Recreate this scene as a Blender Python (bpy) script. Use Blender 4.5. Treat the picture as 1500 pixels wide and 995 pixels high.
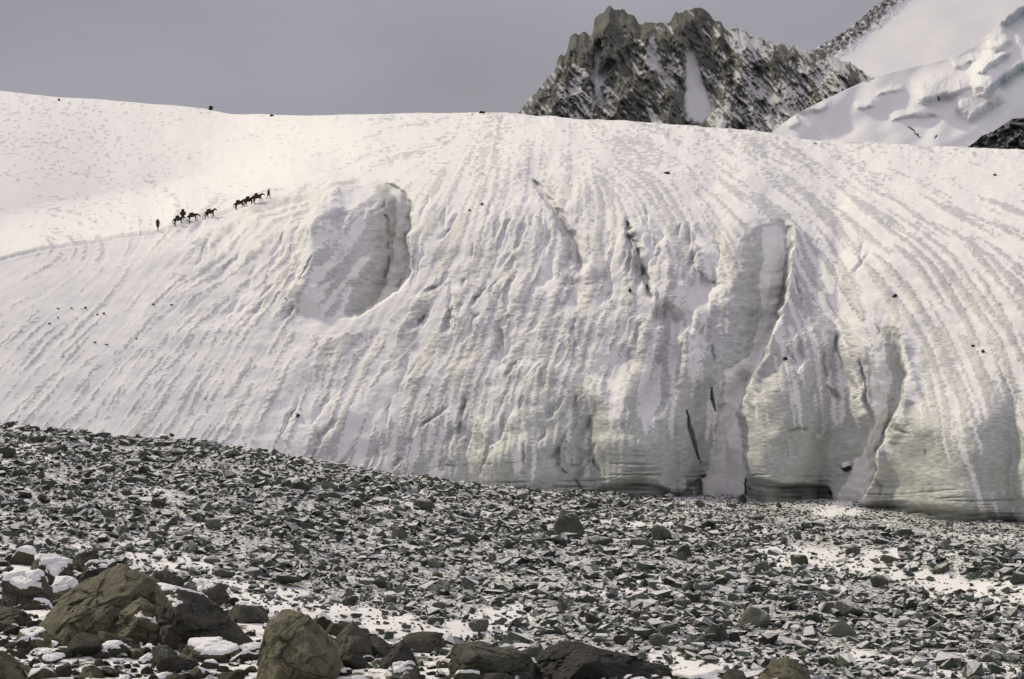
import bpy, bmesh, math, random
import numpy as np
from mathutils import Vector, Matrix

for o in list(bpy.data.objects):
    bpy.data.objects.remove(o)
SC = bpy.context.scene
COL = SC.collection
R = math.radians

# ------------------------------------------------------------------ camera
F, CX, CY = 3333.0, 750.0, 497.5          # focal length and centre in photograph pixels (1500 x 995)
cam_d = bpy.data.cameras.new('camera')
cam_d.sensor_width = 36.0
cam_d.lens = 36.0 * F / 1500.0
cam_d.clip_start, cam_d.clip_end = 0.5, 20000.0
cam = bpy.data.objects.new('camera', cam_d)
COL.objects.link(cam)
cam.location = (0, 0, 0)
cam.rotation_euler = (R(90), 0, 0)
SC.camera = cam

# ------------------------------------------------------------------ sky, sun, exposure
SUN_EL, SUN_AZ = 36.0, -40.0               # azimuth from the view axis (+Y), negative = to the left
sv = Vector((math.sin(R(SUN_AZ)) * math.cos(R(SUN_EL)), math.cos(R(SUN_AZ)) * math.cos(R(SUN_EL)), math.sin(R(SUN_EL))))
world = bpy.data.worlds.new('World')
SC.world = world
world.use_nodes = True
nt = world.node_tree
nt.nodes.clear()
N = nt.nodes.new
L = nt.links.new
out = N('ShaderNodeOutputWorld')
bg = N('ShaderNodeBackground')
sky = N('ShaderNodeTexSky')
sky.sky_type = 'NISHITA'
sky.sun_disc = False
sky.sun_elevation = R(SUN_EL)
sky.sun_rotation = R(SUN_AZ)
sky.altitude = 5000
hs = N('ShaderNodeHueSaturation')
hs.inputs['Saturation'].default_value = 0.25
hs.inputs['Value'].default_value = 1.0
L(sky.outputs[0], hs.inputs['Color'])
tc = N('ShaderNodeTexCoord')
sep = N('ShaderNodeSeparateXYZ')
L(tc.outputs['Generated'], sep.inputs[0])
cl = N('ShaderNodeClamp')
L(sep.outputs['Z'], cl.inputs[0])
ma = N('ShaderNodeMath'); ma.operation = 'MULTIPLY_ADD'      # overcast sky: the zenith three times the horizon
L(cl.outputs[0], ma.inputs[0]); ma.inputs[1].default_value = 6.3; ma.inputs[2].default_value = 2.05
nz = N('ShaderNodeTexNoise')
mp = N('ShaderNodeMapping'); mp.inputs['Scale'].default_value = (3.0, 3.0, 8.0)
L(tc.outputs['Generated'], mp.inputs[0]); L(mp.outputs[0], nz.inputs['Vector'])
nz.inputs['Scale'].default_value = 1.6; nz.inputs['Detail'].default_value = 4.0; nz.inputs['Roughness'].default_value = 0.45
mr = N('ShaderNodeMapRange')
L(nz.outputs['Fac'], mr.inputs['Value'])
mr.inputs['From Min'].default_value = 0.3; mr.inputs['From Max'].default_value = 0.7
mr.inputs['To Min'].default_value = 0.84; mr.inputs['To Max'].default_value = 1.18
mm = N('ShaderNodeMath'); mm.operation = 'MULTIPLY'
L(ma.outputs[0], mm.inputs[0]); L(mr.outputs[0], mm.inputs[1])
vm = N('ShaderNodeVectorMath'); vm.operation = 'SCALE'
vm.inputs[0].default_value = (0.985, 0.935, 1.055)
L(mm.outputs[0], vm.inputs['Scale'])
mx = N('ShaderNodeMix'); mx.data_type = 'RGBA'
mx.inputs['Factor'].default_value = 0.85
L(hs.outputs[0], mx.inputs['A']); L(vm.outputs[0], mx.inputs['B'])
L(mx.outputs['Result'], bg.inputs['Color'])
bg.inputs['Strength'].default_value = 0.10
L(bg.outputs[0], out.inputs[0])

sun_d = bpy.data.lights.new('sun', 'SUN')
sun_d.energy = 2.6
sun_d.angle = R(4.0)
sun_d.color = (1.0, 0.90, 0.66)
sun = bpy.data.objects.new('sun', sun_d)
COL.objects.link(sun)
sun.rotation_euler = sv.to_track_quat('Z', 'Y').to_euler()
sun.location = (-60, 60, 90)

SC.view_settings.view_transform = 'Standard'
SC.view_settings.look = 'None'
SC.view_settings.gamma = 1.0
SC.view_settings.use_curve_mapping = False
SC.view_settings.exposure = 0.0

# ------------------------------------------------------------------ numpy helpers
rng = np.random.default_rng(7)
random.seed(7)
_perm = np.random.default_rng(3).permutation(4096).astype(np.int64)

def _h(ix, iy, iz, s):
    return _perm[(_perm[(_perm[(ix + s * 131) & 4095] + iy) & 4095] + iz) & 4095]

def perlin(x, y, z=0.0, s=0):
    x, y, z = np.broadcast_arrays(np.asarray(x, float), np.asarray(y, float), np.asarray(z, float))
    ix, iy, iz = np.floor(x).astype(np.int64), np.floor(y).astype(np.int64), np.floor(z).astype(np.int64)
    fx, fy, fz = x - ix, y - iy, z - iz
    ux, uy, uz = (f * f * f * (f * (f * 6 - 15) + 10) for f in (fx, fy, fz))
    def g(dx, dy, dz):
        h = _h(ix + dx, iy + dy, iz + dz, s)
        a = h * (2 * math.pi / 4096.0)
        w = ((h * 7919) & 4095) / 2048.0 - 1.0
        q = np.sqrt(np.maximum(0, 1 - w * w))
        return (fx - dx) * np.cos(a) * q + (fy - dy) * np.sin(a) * q + (fz - dz) * w
    def g2(dx, dy):
        a = _h(ix + dx, iy + dy, 0, s) * (2 * math.pi / 4096.0)
        return (fx - dx) * np.cos(a) + (fy - dy) * np.sin(a)
    lerp = lambda a, b, t: a + (b - a) * t
    if not np.any(z):
        return 1.4 * lerp(lerp(g2(0, 0), g2(1, 0), ux), lerp(g2(0, 1), g2(1, 1), ux), uy)
    a = lerp(lerp(g(0, 0, 0), g(1, 0, 0), ux), lerp(g(0, 1, 0), g(1, 1, 0), ux), uy)
    b = lerp(lerp(g(0, 0, 1), g(1, 0, 1), ux), lerp(g(0, 1, 1), g(1, 1, 1), ux), uy)
    return 1.4 * lerp(a, b, uz)

def fbm(x, y, z=0.0, o=4, s=0, gain=0.5):
    r, a, t = 0.0, 1.0, 0.0
    for k in range(o):
        f = 2.03 ** k
        r = r + a * perlin(x * f, y * f, z * f, s + k); t += a; a *= gain
    return r / t

def ridged(x, y, z=0.0, o=4, s=0, gain=0.5):
    r, a, t = 0.0, 1.0, 0.0
    for k in range(o):
        f = 2.07 ** k
        r = r + a * (1 - 2 * np.abs(perlin(x * f, y * f, z * f, s + k))); t += a; a *= gain
    return r / t

def sst(a, b, x):
    t = np.clip((x - a) / (b - a), 0, 1)
    return t * t * (3 - 2 * t)

def blur(a, n):
    k = np.hanning(2 * n + 3)[1:-1]; k /= k.sum()
    p = np.pad(a, n, mode='edge')
    return np.convolve(p, k, 'valid')

def idw(U, V, pts, p=3.0, eps=40.0):
    """inverse-distance interpolation of control points (u, v, values...)"""
    nv = len(pts[0]) - 2
    acc = [np.zeros_like(U) for _ in range(nv)]
    w_all = np.zeros_like(U)
    for q in pts:
        w = 1.0 / (((U - q[0]) ** 2 + (V - q[1]) ** 2 + eps * eps) ** (p / 2))
        w_all += w
        for k in range(nv):
            acc[k] += w * q[2 + k]
    return [a / w_all for a in acc]

def pl_dist(U, V, pts):
    """distance to a polyline, signed side (positive = left of travel in image, y down) and the 0..1 position"""
    best = np.full(U.shape, 1e9); side = np.zeros_like(U); pos = np.zeros_like(U)
    seg = [math.hypot(b[0] - a[0], b[1] - a[1]) for a, b in zip(pts, pts[1:])]
    tot = sum(seg); run = 0.0
    for (a, b), sl in zip(zip(pts, pts[1:]), seg):
        dx, dy = b[0] - a[0], b[1] - a[1]
        t = np.clip(((U - a[0]) * dx + (V - a[1]) * dy) / (sl * sl), 0, 1)
        ex, ey = U - a[0] - t * dx, V - a[1] - t * dy
        d = np.hypot(ex, ey)
        m = d < best
        best = np.where(m, d, best)
        side = np.where(m, np.sign(dx * ey - dy * ex), side)
        pos = np.where(m, (run + t * sl) / tot, pos)
        run += sl
    return best, side, pos

def proj(u, v, Y):
    return np.stack([(u - CX) / F * Y, Y * np.ones_like(u), (CY - v) / F * Y], -1)

def obj(name, me, parent=None):
    o = bpy.data.objects.new(name, me)
    COL.objects.link(o)
    if parent is not None:
        o.parent = parent
    return o

def tag(o, label=None, cat=None, group=None, kind=None):
    if label: o['label'] = label
    if cat: o['category'] = cat
    if group: o['group'] = group
    if kind: o['kind'] = kind
    return o

def raw_mesh(name, V, Fq, mat, smooth=True, attr=None, corner=4):
    me = bpy.data.meshes.new(name)
    n, m = len(V), len(Fq)
    me.vertices.add(n)
    me.vertices.foreach_set('co', np.ascontiguousarray(V, np.float32).ravel())
    me.loops.add(m * corner)
    me.loops.foreach_set('vertex_index', np.ascontiguousarray(Fq, np.int32).ravel())
    me.polygons.add(m)
    me.polygons.foreach_set('loop_start', np.arange(0, m * corner, corner, dtype=np.int32))
    me.polygons.foreach_set('use_smooth', np.full(m, smooth))
    me.update(calc_edges=True)
    if attr is not None:
        for k, a in attr.items():
            at = me.attributes.new(k, 'FLOAT_COLOR', 'POINT')
            q = np.ones((n, 4), np.float32); q[:, :3] = a.reshape(n, 3)
            at.data.foreach_set('color', q.ravel())
    me.materials.append(mat)
    return me

def grid_mesh(name, P, mat, attr=None, smooth=True):
    r, c = P.shape[:2]
    idx = np.arange(r * c).reshape(r, c)
    q = np.stack([idx[:-1, :-1], idx[:-1, 1:], idx[1:, 1:], idx[1:, :-1]], -1).reshape(-1, 4)
    return raw_mesh(name, P.reshape(-1, 3), q, mat, smooth, attr)

def grid_normals(P):
    du = np.gradient(P, axis=1); dv = np.gradient(P, axis=0)
    n = np.cross(du, dv)
    return n / np.maximum(1e-9, np.linalg.norm(n, axis=-1, keepdims=True))

# ------------------------------------------------------------------ materials
class NT:
    def __init__(s, name):
        s.m = bpy.data.materials.new(name); s.m.use_nodes = True
        s.t = s.m.node_tree; s.t.nodes.clear()
        s.out = s.n('ShaderNodeOutputMaterial'); s.p = s.n('ShaderNodeBsdfPrincipled')
        s.l(s.p.outputs[0], s.out.inputs[0])
        s.p.inputs['Specular IOR Level'].default_value = 0.25
    def n(s, t): return s.t.nodes.new(t)
    def l(s, a, b): s.t.links.new(a, b)
    def put(s, v, inp):
        if hasattr(v, 'default_value') or hasattr(v, 'links'): s.l(v, inp)
        else: inp.default_value = v if not isinstance(v, tuple) or len(v) == 4 else (*v, 1.0)
    def mix(s, f, a, b):
        x = s.n('ShaderNodeMix'); x.data_type = 'RGBA'
        s.put(f, x.inputs['Factor']); s.put(a, x.inputs['A']); s.put(b, x.inputs['B'])
        return x.outputs['Result']
    def math(s, op, a, b=0.0, c=0.0):
        x = s.n('ShaderNodeMath'); x.operation = op
        for v, i in zip((a, b, c), x.inputs): s.put(v, i)
        return x.outputs[0]
    def ramp(s, v, a, b, lo=0.0, hi=1.0):
        x = s.n('ShaderNodeMapRange'); x.interpolation_type = 'SMOOTHSTEP'
        s.put(v, x.inputs['Value'])
        for k, q in (('From Min', a), ('From Max', b), ('To Min', lo), ('To Max', hi)): s.put(q, x.inputs[k])
        return x.outputs[0]
    def pos(s, world=True):
        if world: return s.n('ShaderNodeNewGeometry').outputs['Position']
        return s.n('ShaderNodeTexCoord').outputs['Object']
    def scaled(s, v, sc):
        x = s.n('ShaderNodeMapping'); s.l(v, x.inputs[0]); x.inputs['Scale'].default_value = sc
        return x.outputs[0]
    def noise(s, v, scale, det=4.0, rough=0.55):
        x = s.n('ShaderNodeTexNoise'); s.l(v, x.inputs['Vector'])
        x.inputs['Scale'].default_value = scale; x.inputs['Detail'].default_value = det; x.inputs['Roughness'].default_value = rough
        return x.outputs['Fac']
    def attr(s, name):
        x = s.n('ShaderNodeAttribute'); x.attribute_name = name
        y = s.n('ShaderNodeSeparateColor'); s.l(x.outputs['Color'], y.inputs[0])
        return y.outputs
    def nz(s):
        g = s.n('ShaderNodeNewGeometry'); x = s.n('ShaderNodeSeparateXYZ'); s.l(g.outputs['Normal'], x.inputs[0])
        return x.outputs['Z']
    def bump(s, h, strength, dist):
        x = s.n('ShaderNodeBump'); s.l(h, x.inputs['Height'])
        x.inputs['Strength'].default_value = strength; x.inputs['Distance'].default_value = dist
        s.l(x.outputs[0], s.p.inputs['Normal'])
    def done(s, col, rough):
        s.put(col, s.p.inputs['Base Color']); s.put(rough, s.p.inputs['Roughness'])
        return s.m

SNOW = (0.83, 0.815, 0.80)

def mat_glacier():
    t = NT('glacier_snow_and_ice')
    a = t.attr('mask')
    p = t.pos()
    n1 = t.noise(p, 0.35, 5.0, 0.6); n2 = t.noise(t.scaled(p, (0.6, 0.6, 3.0)), 1.6, 4.0, 0.6)
    n4 = t.noise(t.scaled(p, (0.35, 0.35, 4.5)), 1.5, 5.0, 0.65)
    ice = t.mix(t.ramp(n4, 0.34, 0.66), (0.38, 0.378, 0.39), (0.55, 0.545, 0.555))
    green = t.mix(t.ramp(n1, 0.3, 0.7), (0.35, 0.375, 0.34), (0.45, 0.475, 0.435))
    ice = t.mix(a['Green'], ice, green)
    snow = t.mix(t.ramp(n1, 0.25, 0.75), (0.80, 0.785, 0.785), (0.86, 0.85, 0.835))
    col = t.mix(a['Red'], snow, ice)
    dirt_shade = t.mix(t.ramp(t.noise(t.scaled(p, (0.12, 0.12, 2.4)), 1.0, 4.0, 0.7), 0.42, 0.6), (0.05, 0.058, 0.05), (0.24, 0.265, 0.235))
    col = t.mix(a['Blue'], col, dirt_shade)  # real dirt at the foot, painted shade in the left hollow
    t.bump(t.math('ADD', n2, t.noise(p, 2.2, 4.0, 0.65)), 0.25, 0.12)
    return t.done(col, t.ramp(a['Red'], 0.0, 1.0, 0.85, 0.55))

def mat_ground():
    t = NT('moraine_gravel_and_snow')
    a = t.attr('mask')
    p = t.pos()
    n1 = t.noise(p, 0.5, 5.0, 0.6); n2 = t.noise(p, 2.6, 5.0, 0.7); n3 = t.noise(p, 9.0, 3.0, 0.7)
    grit = t.mix(t.ramp(n2, 0.3, 0.7), (0.045, 0.052, 0.043), (0.13, 0.14, 0.12))
    grit = t.mix(t.ramp(n3, 0.5, 0.66), grit, (0.16, 0.16, 0.155))
    s = t.math('ADD', t.math('MULTIPLY', n2, 0.7), t.math('MULTIPLY', n3, 0.3))
    f = t.ramp(t.math('ADD', s, t.math('SUBTRACT', a['Red'], 0.5)), 0.44, 0.56)
    col = t.mix(f, grit, SNOW)
    t.bump(t.math('ADD', n2, t.math('MULTIPLY', n3, 0.5)), 0.6, 0.12)
    return t.done(col, 0.85)

def mat_rock(name, dark, light, rust, snow, world=True, fine=1.0, tone=False, lo=0.62, hi=0.95):
    """weathered stone; snow = how thickly flakes lie on faces that look up"""
    t = NT(name)
    p = t.pos(world)
    n1 = t.noise(p, 1.3 * fine, 5.0, 0.6); n2 = t.noise(p, 6.0 * fine, 4.0, 0.65); n3 = t.noise(p, 20 * fine, 3.0, 0.6)
    col = t.mix(t.ramp(n1, 0.3, 0.7), dark, light)
    col = t.mix(t.math('MULTIPLY', t.ramp(n2, 0.52, 0.7), 0.55), col, rust)
    col = t.mix(t.math('MULTIPLY', t.ramp(n3, 0.42, 0.6), 0.5), col, tuple(0.45 * c for c in dark))
    if fine > 2:
        vo = t.n('ShaderNodeTexVoronoi'); vo.feature = 'DISTANCE_TO_EDGE'; vo.inputs['Scale'].default_value = 0.8
        wv_ = t.n('ShaderNodeVectorMath'); wv_.operation = 'MULTIPLY_ADD'
        cn = t.n('ShaderNodeTexNoise'); t.l(p, cn.inputs['Vector']); cn.inputs['Scale'].default_value = 2.0; cn.inputs['Detail'].default_value = 5.0
        t.l(cn.outputs['Color'], wv_.inputs[0]); wv_.inputs[1].default_value = (0.7, 0.7, 0.7); t.l(t.scaled(p, (1.0, 1.0, 2.2)), wv_.inputs[2])
        t.l(wv_.outputs[0], vo.inputs['Vector'])
        seam = t.math('MAXIMUM', t.ramp(vo.outputs['Distance'], 0.0, 0.016), t.ramp(n1, 0.48, 0.56))
        col = t.mix(t.math('MULTIPLY', t.math('SUBTRACT', 1.0, seam), 0.6), col, tuple(0.25 * c for c in dark))
        streak_ = t.noise(t.scaled(p, (3.0, 3.0, 0.8)), 2.0, 5.0, 0.7)
        col = t.mix(t.math('MULTIPLY', t.ramp(streak_, 0.5, 0.66), 0.5), col, tuple(0.5 * c for c in dark))
        n2 = t.math('ADD', n2, t.math('MULTIPLY', seam, 0.6))
    if tone:
        a = t.attr('tone')
        h = t.n('ShaderNodeHueSaturation'); t.l(col, h.inputs['Color']); t.l(a['Red'], h.inputs['Value'])
        col = h.outputs[0]
        oi = None
    else:
        oi = t.n('ShaderNodeObjectInfo').outputs['Random']
        h = t.n('ShaderNodeHueSaturation'); t.l(col, h.inputs['Color']); t.l(t.ramp(oi, 0.0, 1.0, 0.7, 1.3), h.inputs['Value'])
        col = h.outputs[0]
    if snow > 0:
        f = t.ramp(t.math('ADD', t.nz(), t.math('MULTIPLY', t.math('SUBTRACT', n2, 0.5), 0.7)), lo, hi, 0.0, snow)
        col = t.mix(f, col, SNOW)
    t.bump(t.math('ADD', n2, t.math('MULTIPLY', n3, 0.5)), 1.0, 0.11 / fine)
    return t.done(col, 0.8)

def mat_plain(name, c1, c2, scale=8.0, rough=0.85):
    t = NT(name)
    n = t.noise(t.pos(False), scale, 4.0, 0.6)
    t.bump(n, 0.3, 0.02)
    return t.done(t.mix(t.ramp(n, 0.3, 0.7), c1, c2), rough)

def mat_peak():
    t = NT('peak_rock_and_snow')
    a = t.attr('mask'); p = t.pos()
    n1 = t.noise(t.scaled(p, (0.06, 0.06, 0.06)), 1.0, 6.0, 0.65)
    n2 = t.noise(t.scaled(p, (0.5, 0.5, 0.5)), 1.0, 5.0, 0.7)
    rock = t.mix(t.ramp(n1, 0.35, 0.65), (0.105, 0.11, 0.097), (0.19, 0.189, 0.158))
    rock = t.mix(t.math('MULTIPLY', t.ramp(n2, 0.5, 0.7), 0.6), rock, (0.035, 0.036, 0.032))
    col = t.mix(a['Red'], rock, (0.84, 0.83, 0.83))
    n3 = t.noise(t.scaled(p, (1.6, 1.6, 1.6)), 1.0, 4.0, 0.7)
    t.bump(t.math('ADD', n2, t.math('MULTIPLY', n3, 0.5)), 0.9, 1.6)
    return t.done(col, 0.85)

def mat_far_snow():
    t = NT('far_snow')
    a = t.attr('mask'); p = t.pos()
    n1 = t.noise(t.scaled(p, (0.02, 0.004, 0.02)), 1.0, 5.0, 0.6)
    n2 = t.noise(t.scaled(p, (0.25, 0.25, 0.25)), 1.0, 5.0, 0.7)
    col = t.mix(t.ramp(n1, 0.3, 0.7), (0.80, 0.79, 0.79), (0.86, 0.85, 0.84))
    col = t.mix(a['Green'], col, (0.52, 0.60, 0.60))
    rock = t.mix(t.ramp(n2, 0.4, 0.62), (0.06, 0.06, 0.052), (0.14, 0.135, 0.11))
    col = t.mix(a['Red'], col, rock)
    t.bump(n2, 0.45, 0.8)
    return t.done(col, 0.85)

M_GLACIER, M_GROUND = mat_glacier(), mat_ground()
M_RUBBLE = mat_rock('rubble_stone', (0.056, 0.072, 0.056), (0.15, 0.175, 0.142), (0.17, 0.172, 0.118), 0.92, tone=True, fine=0.8, lo=0.52, hi=0.9)
M_BOULDER = mat_rock('grey_boulder', (0.06, 0.068, 0.053), (0.135, 0.145, 0.11), (0.15, 0.14, 0.09), 0.7, world=False, fine=1.2, lo=0.7, hi=1.05)
M_NEAR = mat_rock('olive_boulder', (0.105, 0.10, 0.068), (0.20, 0.185, 0.12), (0.235, 0.175, 0.095), 0.0, world=False, fine=2.2)
M_NEARDK = mat_rock('dark_boulder', (0.06, 0.06, 0.048), (0.115, 0.11, 0.082), (0.15, 0.115, 0.065), 0.0, world=False, fine=2.2)
M_NEARGREEN = mat_rock('greenish_boulder', (0.085, 0.088, 0.066), (0.14, 0.142, 0.105), (0.12, 0.115, 0.085), 0.0, world=False, fine=2.2)
M_BLACK = mat_rock('black_boulder', (0.03, 0.031, 0.028), (0.055, 0.055, 0.048), (0.07, 0.06, 0.045), 0.0, world=False, fine=1.2)
M_CAP = mat_plain('lying_snow', (0.80, 0.79, 0.785), (0.86, 0.85, 0.835), 3.0)
M_PEAK, M_FARSNOW = mat_peak(), mat_far_snow()
M_SPUR = mat_rock('spur_rock', (0.03, 0.032, 0.03), (0.07, 0.07, 0.062), (0.05, 0.05, 0.045), 0.35, fine=0.12, lo=0.75, hi=1.1)

# ================================================================== GLACIER
def kv(x, tab):
    return np.interp(x, [a for a, _ in tab], [b for _, b in tab])

G_STEP = 1.4
gu = np.arange(-160, 1660 + 0.1, G_STEP)
NC, NR = len(gu), 410
v_crest = blur(kv(gu, [(-160, 112), (0, 133), (80, 142), (150, 146), (250, 155), (305, 161), (340, 167), (400, 169), (500, 169), (600, 166),
                       (700, 165), (760, 167), (850, 174), (950, 180), (1000, 184), (1100, 191), (1150, 198), (1200, 206), (1300, 211),
                       (1400, 216), (1500, 220), (1660, 226)]), 14)
v_toe = blur(kv(gu, [(-160, 686), (0, 694), (300, 704), (500, 716), (600, 720), (690, 725), (740, 730), (800, 738), (860, 738), (930, 731),
                     (998, 725), (1006, 722), (1030, 708), (1050, 702), (1066, 706), (1080, 710), (1150, 716), (1215, 722), (1228, 744), (1255, 750),
                     (1275, 756), (1350, 764), (1430, 772), (1500, 784), (1660, 812)]), 4)
y_toe = blur(kv(gu, [(-160, 345), (0, 340), (300, 336), (600, 328), (800, 316), (1000, 308), (1060, 312), (1070, 306), (1210, 300), (1240, 296),
                     (1265, 288), (1500, 262), (1660, 246)]), 10)
TT = np.linspace(0, 1, NR)
GU = np.broadcast_to(gu, (NR, NC)).copy()
GV = v_toe + (v_crest - v_toe) * TT[:, None]
# slope of the ice in degrees over height (0 foot .. 1 crest) for several columns of the picture
s_t = [0, .06, .14, .22, .35, .5, .58, .66, .76, .88, 1.0]
s_u = [-160, 150, 330, 470, 620, 760, 900, 1100, 1300, 1660]
s_a = np.array([
    [32, 32, 31, 30, 29, 26, 22, 12, 11, 10.0, 8.5],
    [34, 34, 33, 32, 30, 27, 23, 12, 10, 10.0, 8.6],
    [40, 38, 36, 35, 33, 30, 27, 17, 11, 10.0, 8.4],
    [55, 48, 42, 38, 36, 36, 36, 30, 14, 10.0, 8.0],
    [74, 62, 52, 46, 42, 40, 38, 34, 20, 11.0, 7.6],
    [80, 74, 60, 50, 44, 41, 39, 35, 24, 13.0, 7.4],
    [84, 80, 70, 58, 48, 42, 39, 34, 24, 14.0, 7.2],
    [84, 82, 76, 68, 56, 46, 38, 32, 22, 13.0, 7.0],
    [84, 82, 76, 68, 54, 42, 34, 28, 20, 12.0, 6.8],
    [82, 78, 70, 60, 46, 36, 30, 25, 18, 11.0, 6.6]])
A1 = np.stack([np.interp(TT, s_t, row) for row in s_a])             # columns of control x rows
ang = np.stack([np.interp(gu, s_u, A1[:, i]) for i in range(NR)])
e = (CY - GV) / F
rel = np.maximum(np.tan(np.radians(ang)) - e, 0.028)
de = np.diff(e, axis=0)
lnY = np.log(y_toe)[None, :] + np.concatenate([np.zeros((1, NC)), np.cumsum(de / (0.5 * (rel[1:] + rel[:-1])), axis=0)])
GY = np.exp(lnY)
kk = np.hanning(61); kk /= kk.sum()
GY = np.apply_along_axis(lambda r: np.convolve(np.pad(r, 30, mode='edge'), kk, 'valid'), 1, GY)

# wander of the outlines so that nothing cut into the ice is ruled
WU = GU + 5 * perlin(GU / 34, GV / 26, s=11) + 2.5 * perlin(GU / 11, GV / 9, s=12) + 0.4 * perlin(GU / 30, GV / 2.6, s=13)
WV = GV + 4 * perlin(GU / 30, GV / 30, s=14) + 2.0 * perlin(GU / 10, GV / 10, s=15)

dY = np.zeros_like(GU)
hgt = np.zeros_like(GU)                   # relief along the surface normal, metres
frac_mul = np.ones_like(GU); frac_add = np.zeros_like(GU); green = np.zeros_like(GU); dirt_shade = np.zeros_like(GU)

# the trough on the left behind the trail
vt_ = np.interp(GU, [-160, 0, 60, 120, 180, 231, 285, 330, 390, 430, 520, 620], [412, 380, 366, 357, 348, 338, 325, 311, 292, 281, 262, 240])
gx = blur(kv(gu, [(-160, 0), (-60, .06), (40, .30), (150, .68), (240, .95), (300, 1.0), (380, .75), (480, .2), (540, 0), (1660, 0)]), 22)
dY += 150 * gx[None, :] * sst(0, 70, vt_ - GV)

def hollow(tabL, tabR, tabD, wR, power=1.4):
    """a hollow whose left wall runs in gradually and whose right wall is steep"""
    uL, uR, D = kv(WV, tabL), kv(WV, tabR), kv(WV, tabD)
    q = np.clip((WU - uL) / np.maximum(4, uR - uL), 0, 1)
    inside = q ** power * (1 - sst(uR - wR * 0.35, uR + wR * 0.65, WU))
    return D * inside, q * (WU < uR + wR * 0.3) * (D > 0.4), (WU - uL), (uR - WU)

# hollow beside the big rounded rib
dA, qA, lA, rA = hollow([(262, 508), (300, 492), (350, 482), (400, 470), (440, 462), (470, 468)],
                        [(262, 560), (280, 590), (300, 603), (400, 600), (425, 582), (450, 552), (466, 522)],
                        [(262, 0), (285, 8), (320, 21), (360, 27), (420, 26), (448, 14), (467, 0)], 7, 1.5)
dY += dA
hgt += 1.6 * np.exp(-((WU - kv(WV, [(262, 500), (300, 484), (350, 466), (400, 452), (440, 448), (470, 455)])) / 17) ** 2) * sst(262, 290, WV) * sst(475, 430, WV)
crk, _, _ = pl_dist(WU, WV, [(563, 292), (566, 330), (570, 372), (566, 405)])
dY += 1.3 * sst(4, 0.5, crk) * sst(-.25, .3, perlin(WU / 6, WV / 16, s=37))
snowA = sst(3, 14, WU - kv(WV, [(262, 560), (300, 572), (350, 574), (400, 565), (440, 552), (470, 560)])) * (rA > -2) * (dA > 1.5)
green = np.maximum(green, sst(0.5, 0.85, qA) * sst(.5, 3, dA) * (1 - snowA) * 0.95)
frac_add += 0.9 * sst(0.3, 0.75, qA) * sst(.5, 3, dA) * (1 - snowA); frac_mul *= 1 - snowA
dirt_shade = np.maximum(dirt_shade, 0.34 * sst(0.45, 0.85, qA) * sst(.5, 4, dA) * (1 - snowA))  # shade inside the hollow, painted into the ice colour through this mask
# smooth snow apron under it
d, _, _ = pl_dist(WU, WV, [(470, 478), (520, 478), (560, 462), (600, 425), (625, 405)])
frac_mul *= 1 - 0.9 * sst(22, 10, d)

# hollow of the large right chute
dD, qD, lD, rD = hollow([(320, 1085), (345, 1066), (370, 1060), (420, 1064), (480, 1056), (545, 1045), (560, 1045)],
                        [(320, 1140), (340, 1156), (380, 1156), (440, 1149), (490, 1137), (530, 1117), (560, 1092)],
                        [(320, 0), (345, 4), (400, 10), (440, 13), (490, 13), (530, 9), (562, 4)], 10, 1.4)
dY += dD
snowD = sst(0, 8, WU - kv(WV, [(320, 1112), (400, 1112), (470, 1108), (520, 1095), (545, 1050)])) * (rD > 2) * (dD > 1)
wallD = sst(12, 4, rD) * (rD > -3) * (dD > 1) * (WV < 470)
green = np.maximum(green, sst(0.1, 0.5, qD) * (dD > 1.0) * (1 - snowD) * 0.95)
frac_add += 1.2 * sst(0.0, 0.3, qD) * (dD > 0.6) * (1 - snowD) + 0.8 * wallD; frac_mul *= 1 - snowD * (1 - wallD)
hgt += 1.3 * np.exp(-((WU - kv(WV, [(320, 1150), (345, 1164), (440, 1160), (510, 1135), (560, 1108), (640, 1080), (700, 1072)])) / 9) ** 2) * sst(325, 350, WV) * sst(705, 640, WV)

def channel(line, width, depth, fr=0.0, fall=None, ends=(0.08, 0.08)):
    d, sd, t = pl_dist(WU, WV, line)
    w = np.interp(t, np.linspace(0, 1, len(width)), width)
    taper = sst(0, max(ends[0], 1e-3), t) * sst(1, 1 - max(ends[1], 1e-3), t)
    g = np.exp(-(d / w) ** 2) * taper
    return depth * g, g, d, sd, t

# chute under it, down to the foot
c, g, d, sd, t = channel([(1098, 540), (1078, 590), (1066, 640), (1056, 720)], (16, 20, 22, 40), 3.6, ends=(0.1, 0.0))
dY += c; frac_mul *= 1 - sst(0.35, 0.7, g)
c2, g2, *_ = channel([(1034, 540), (1030, 600), (1030, 650), (1034, 700)], (12, 16, 18, 16), 2.2, ends=(0.3, 0.0)); dY += c2
for ln, w, dp in (([(1044, 565), (1043, 585), (1050, 605)], 2.2, 2.0), ([(1006, 598), (1010, 625), (1018, 655), (1026, 680)], 2.8, 2.2)):
    d, _, t = pl_dist(GU + 1.5 * perlin(GU / 20, GV / 20, s=39), GV, ln)
    q = sst(1.0, 0.35, d / (w * 1.5 * np.maximum(np.sin(np.pi * np.clip(t, 0, 1)), .05))); dY += dp * q; green = np.maximum(green, q); frac_add += q
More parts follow.
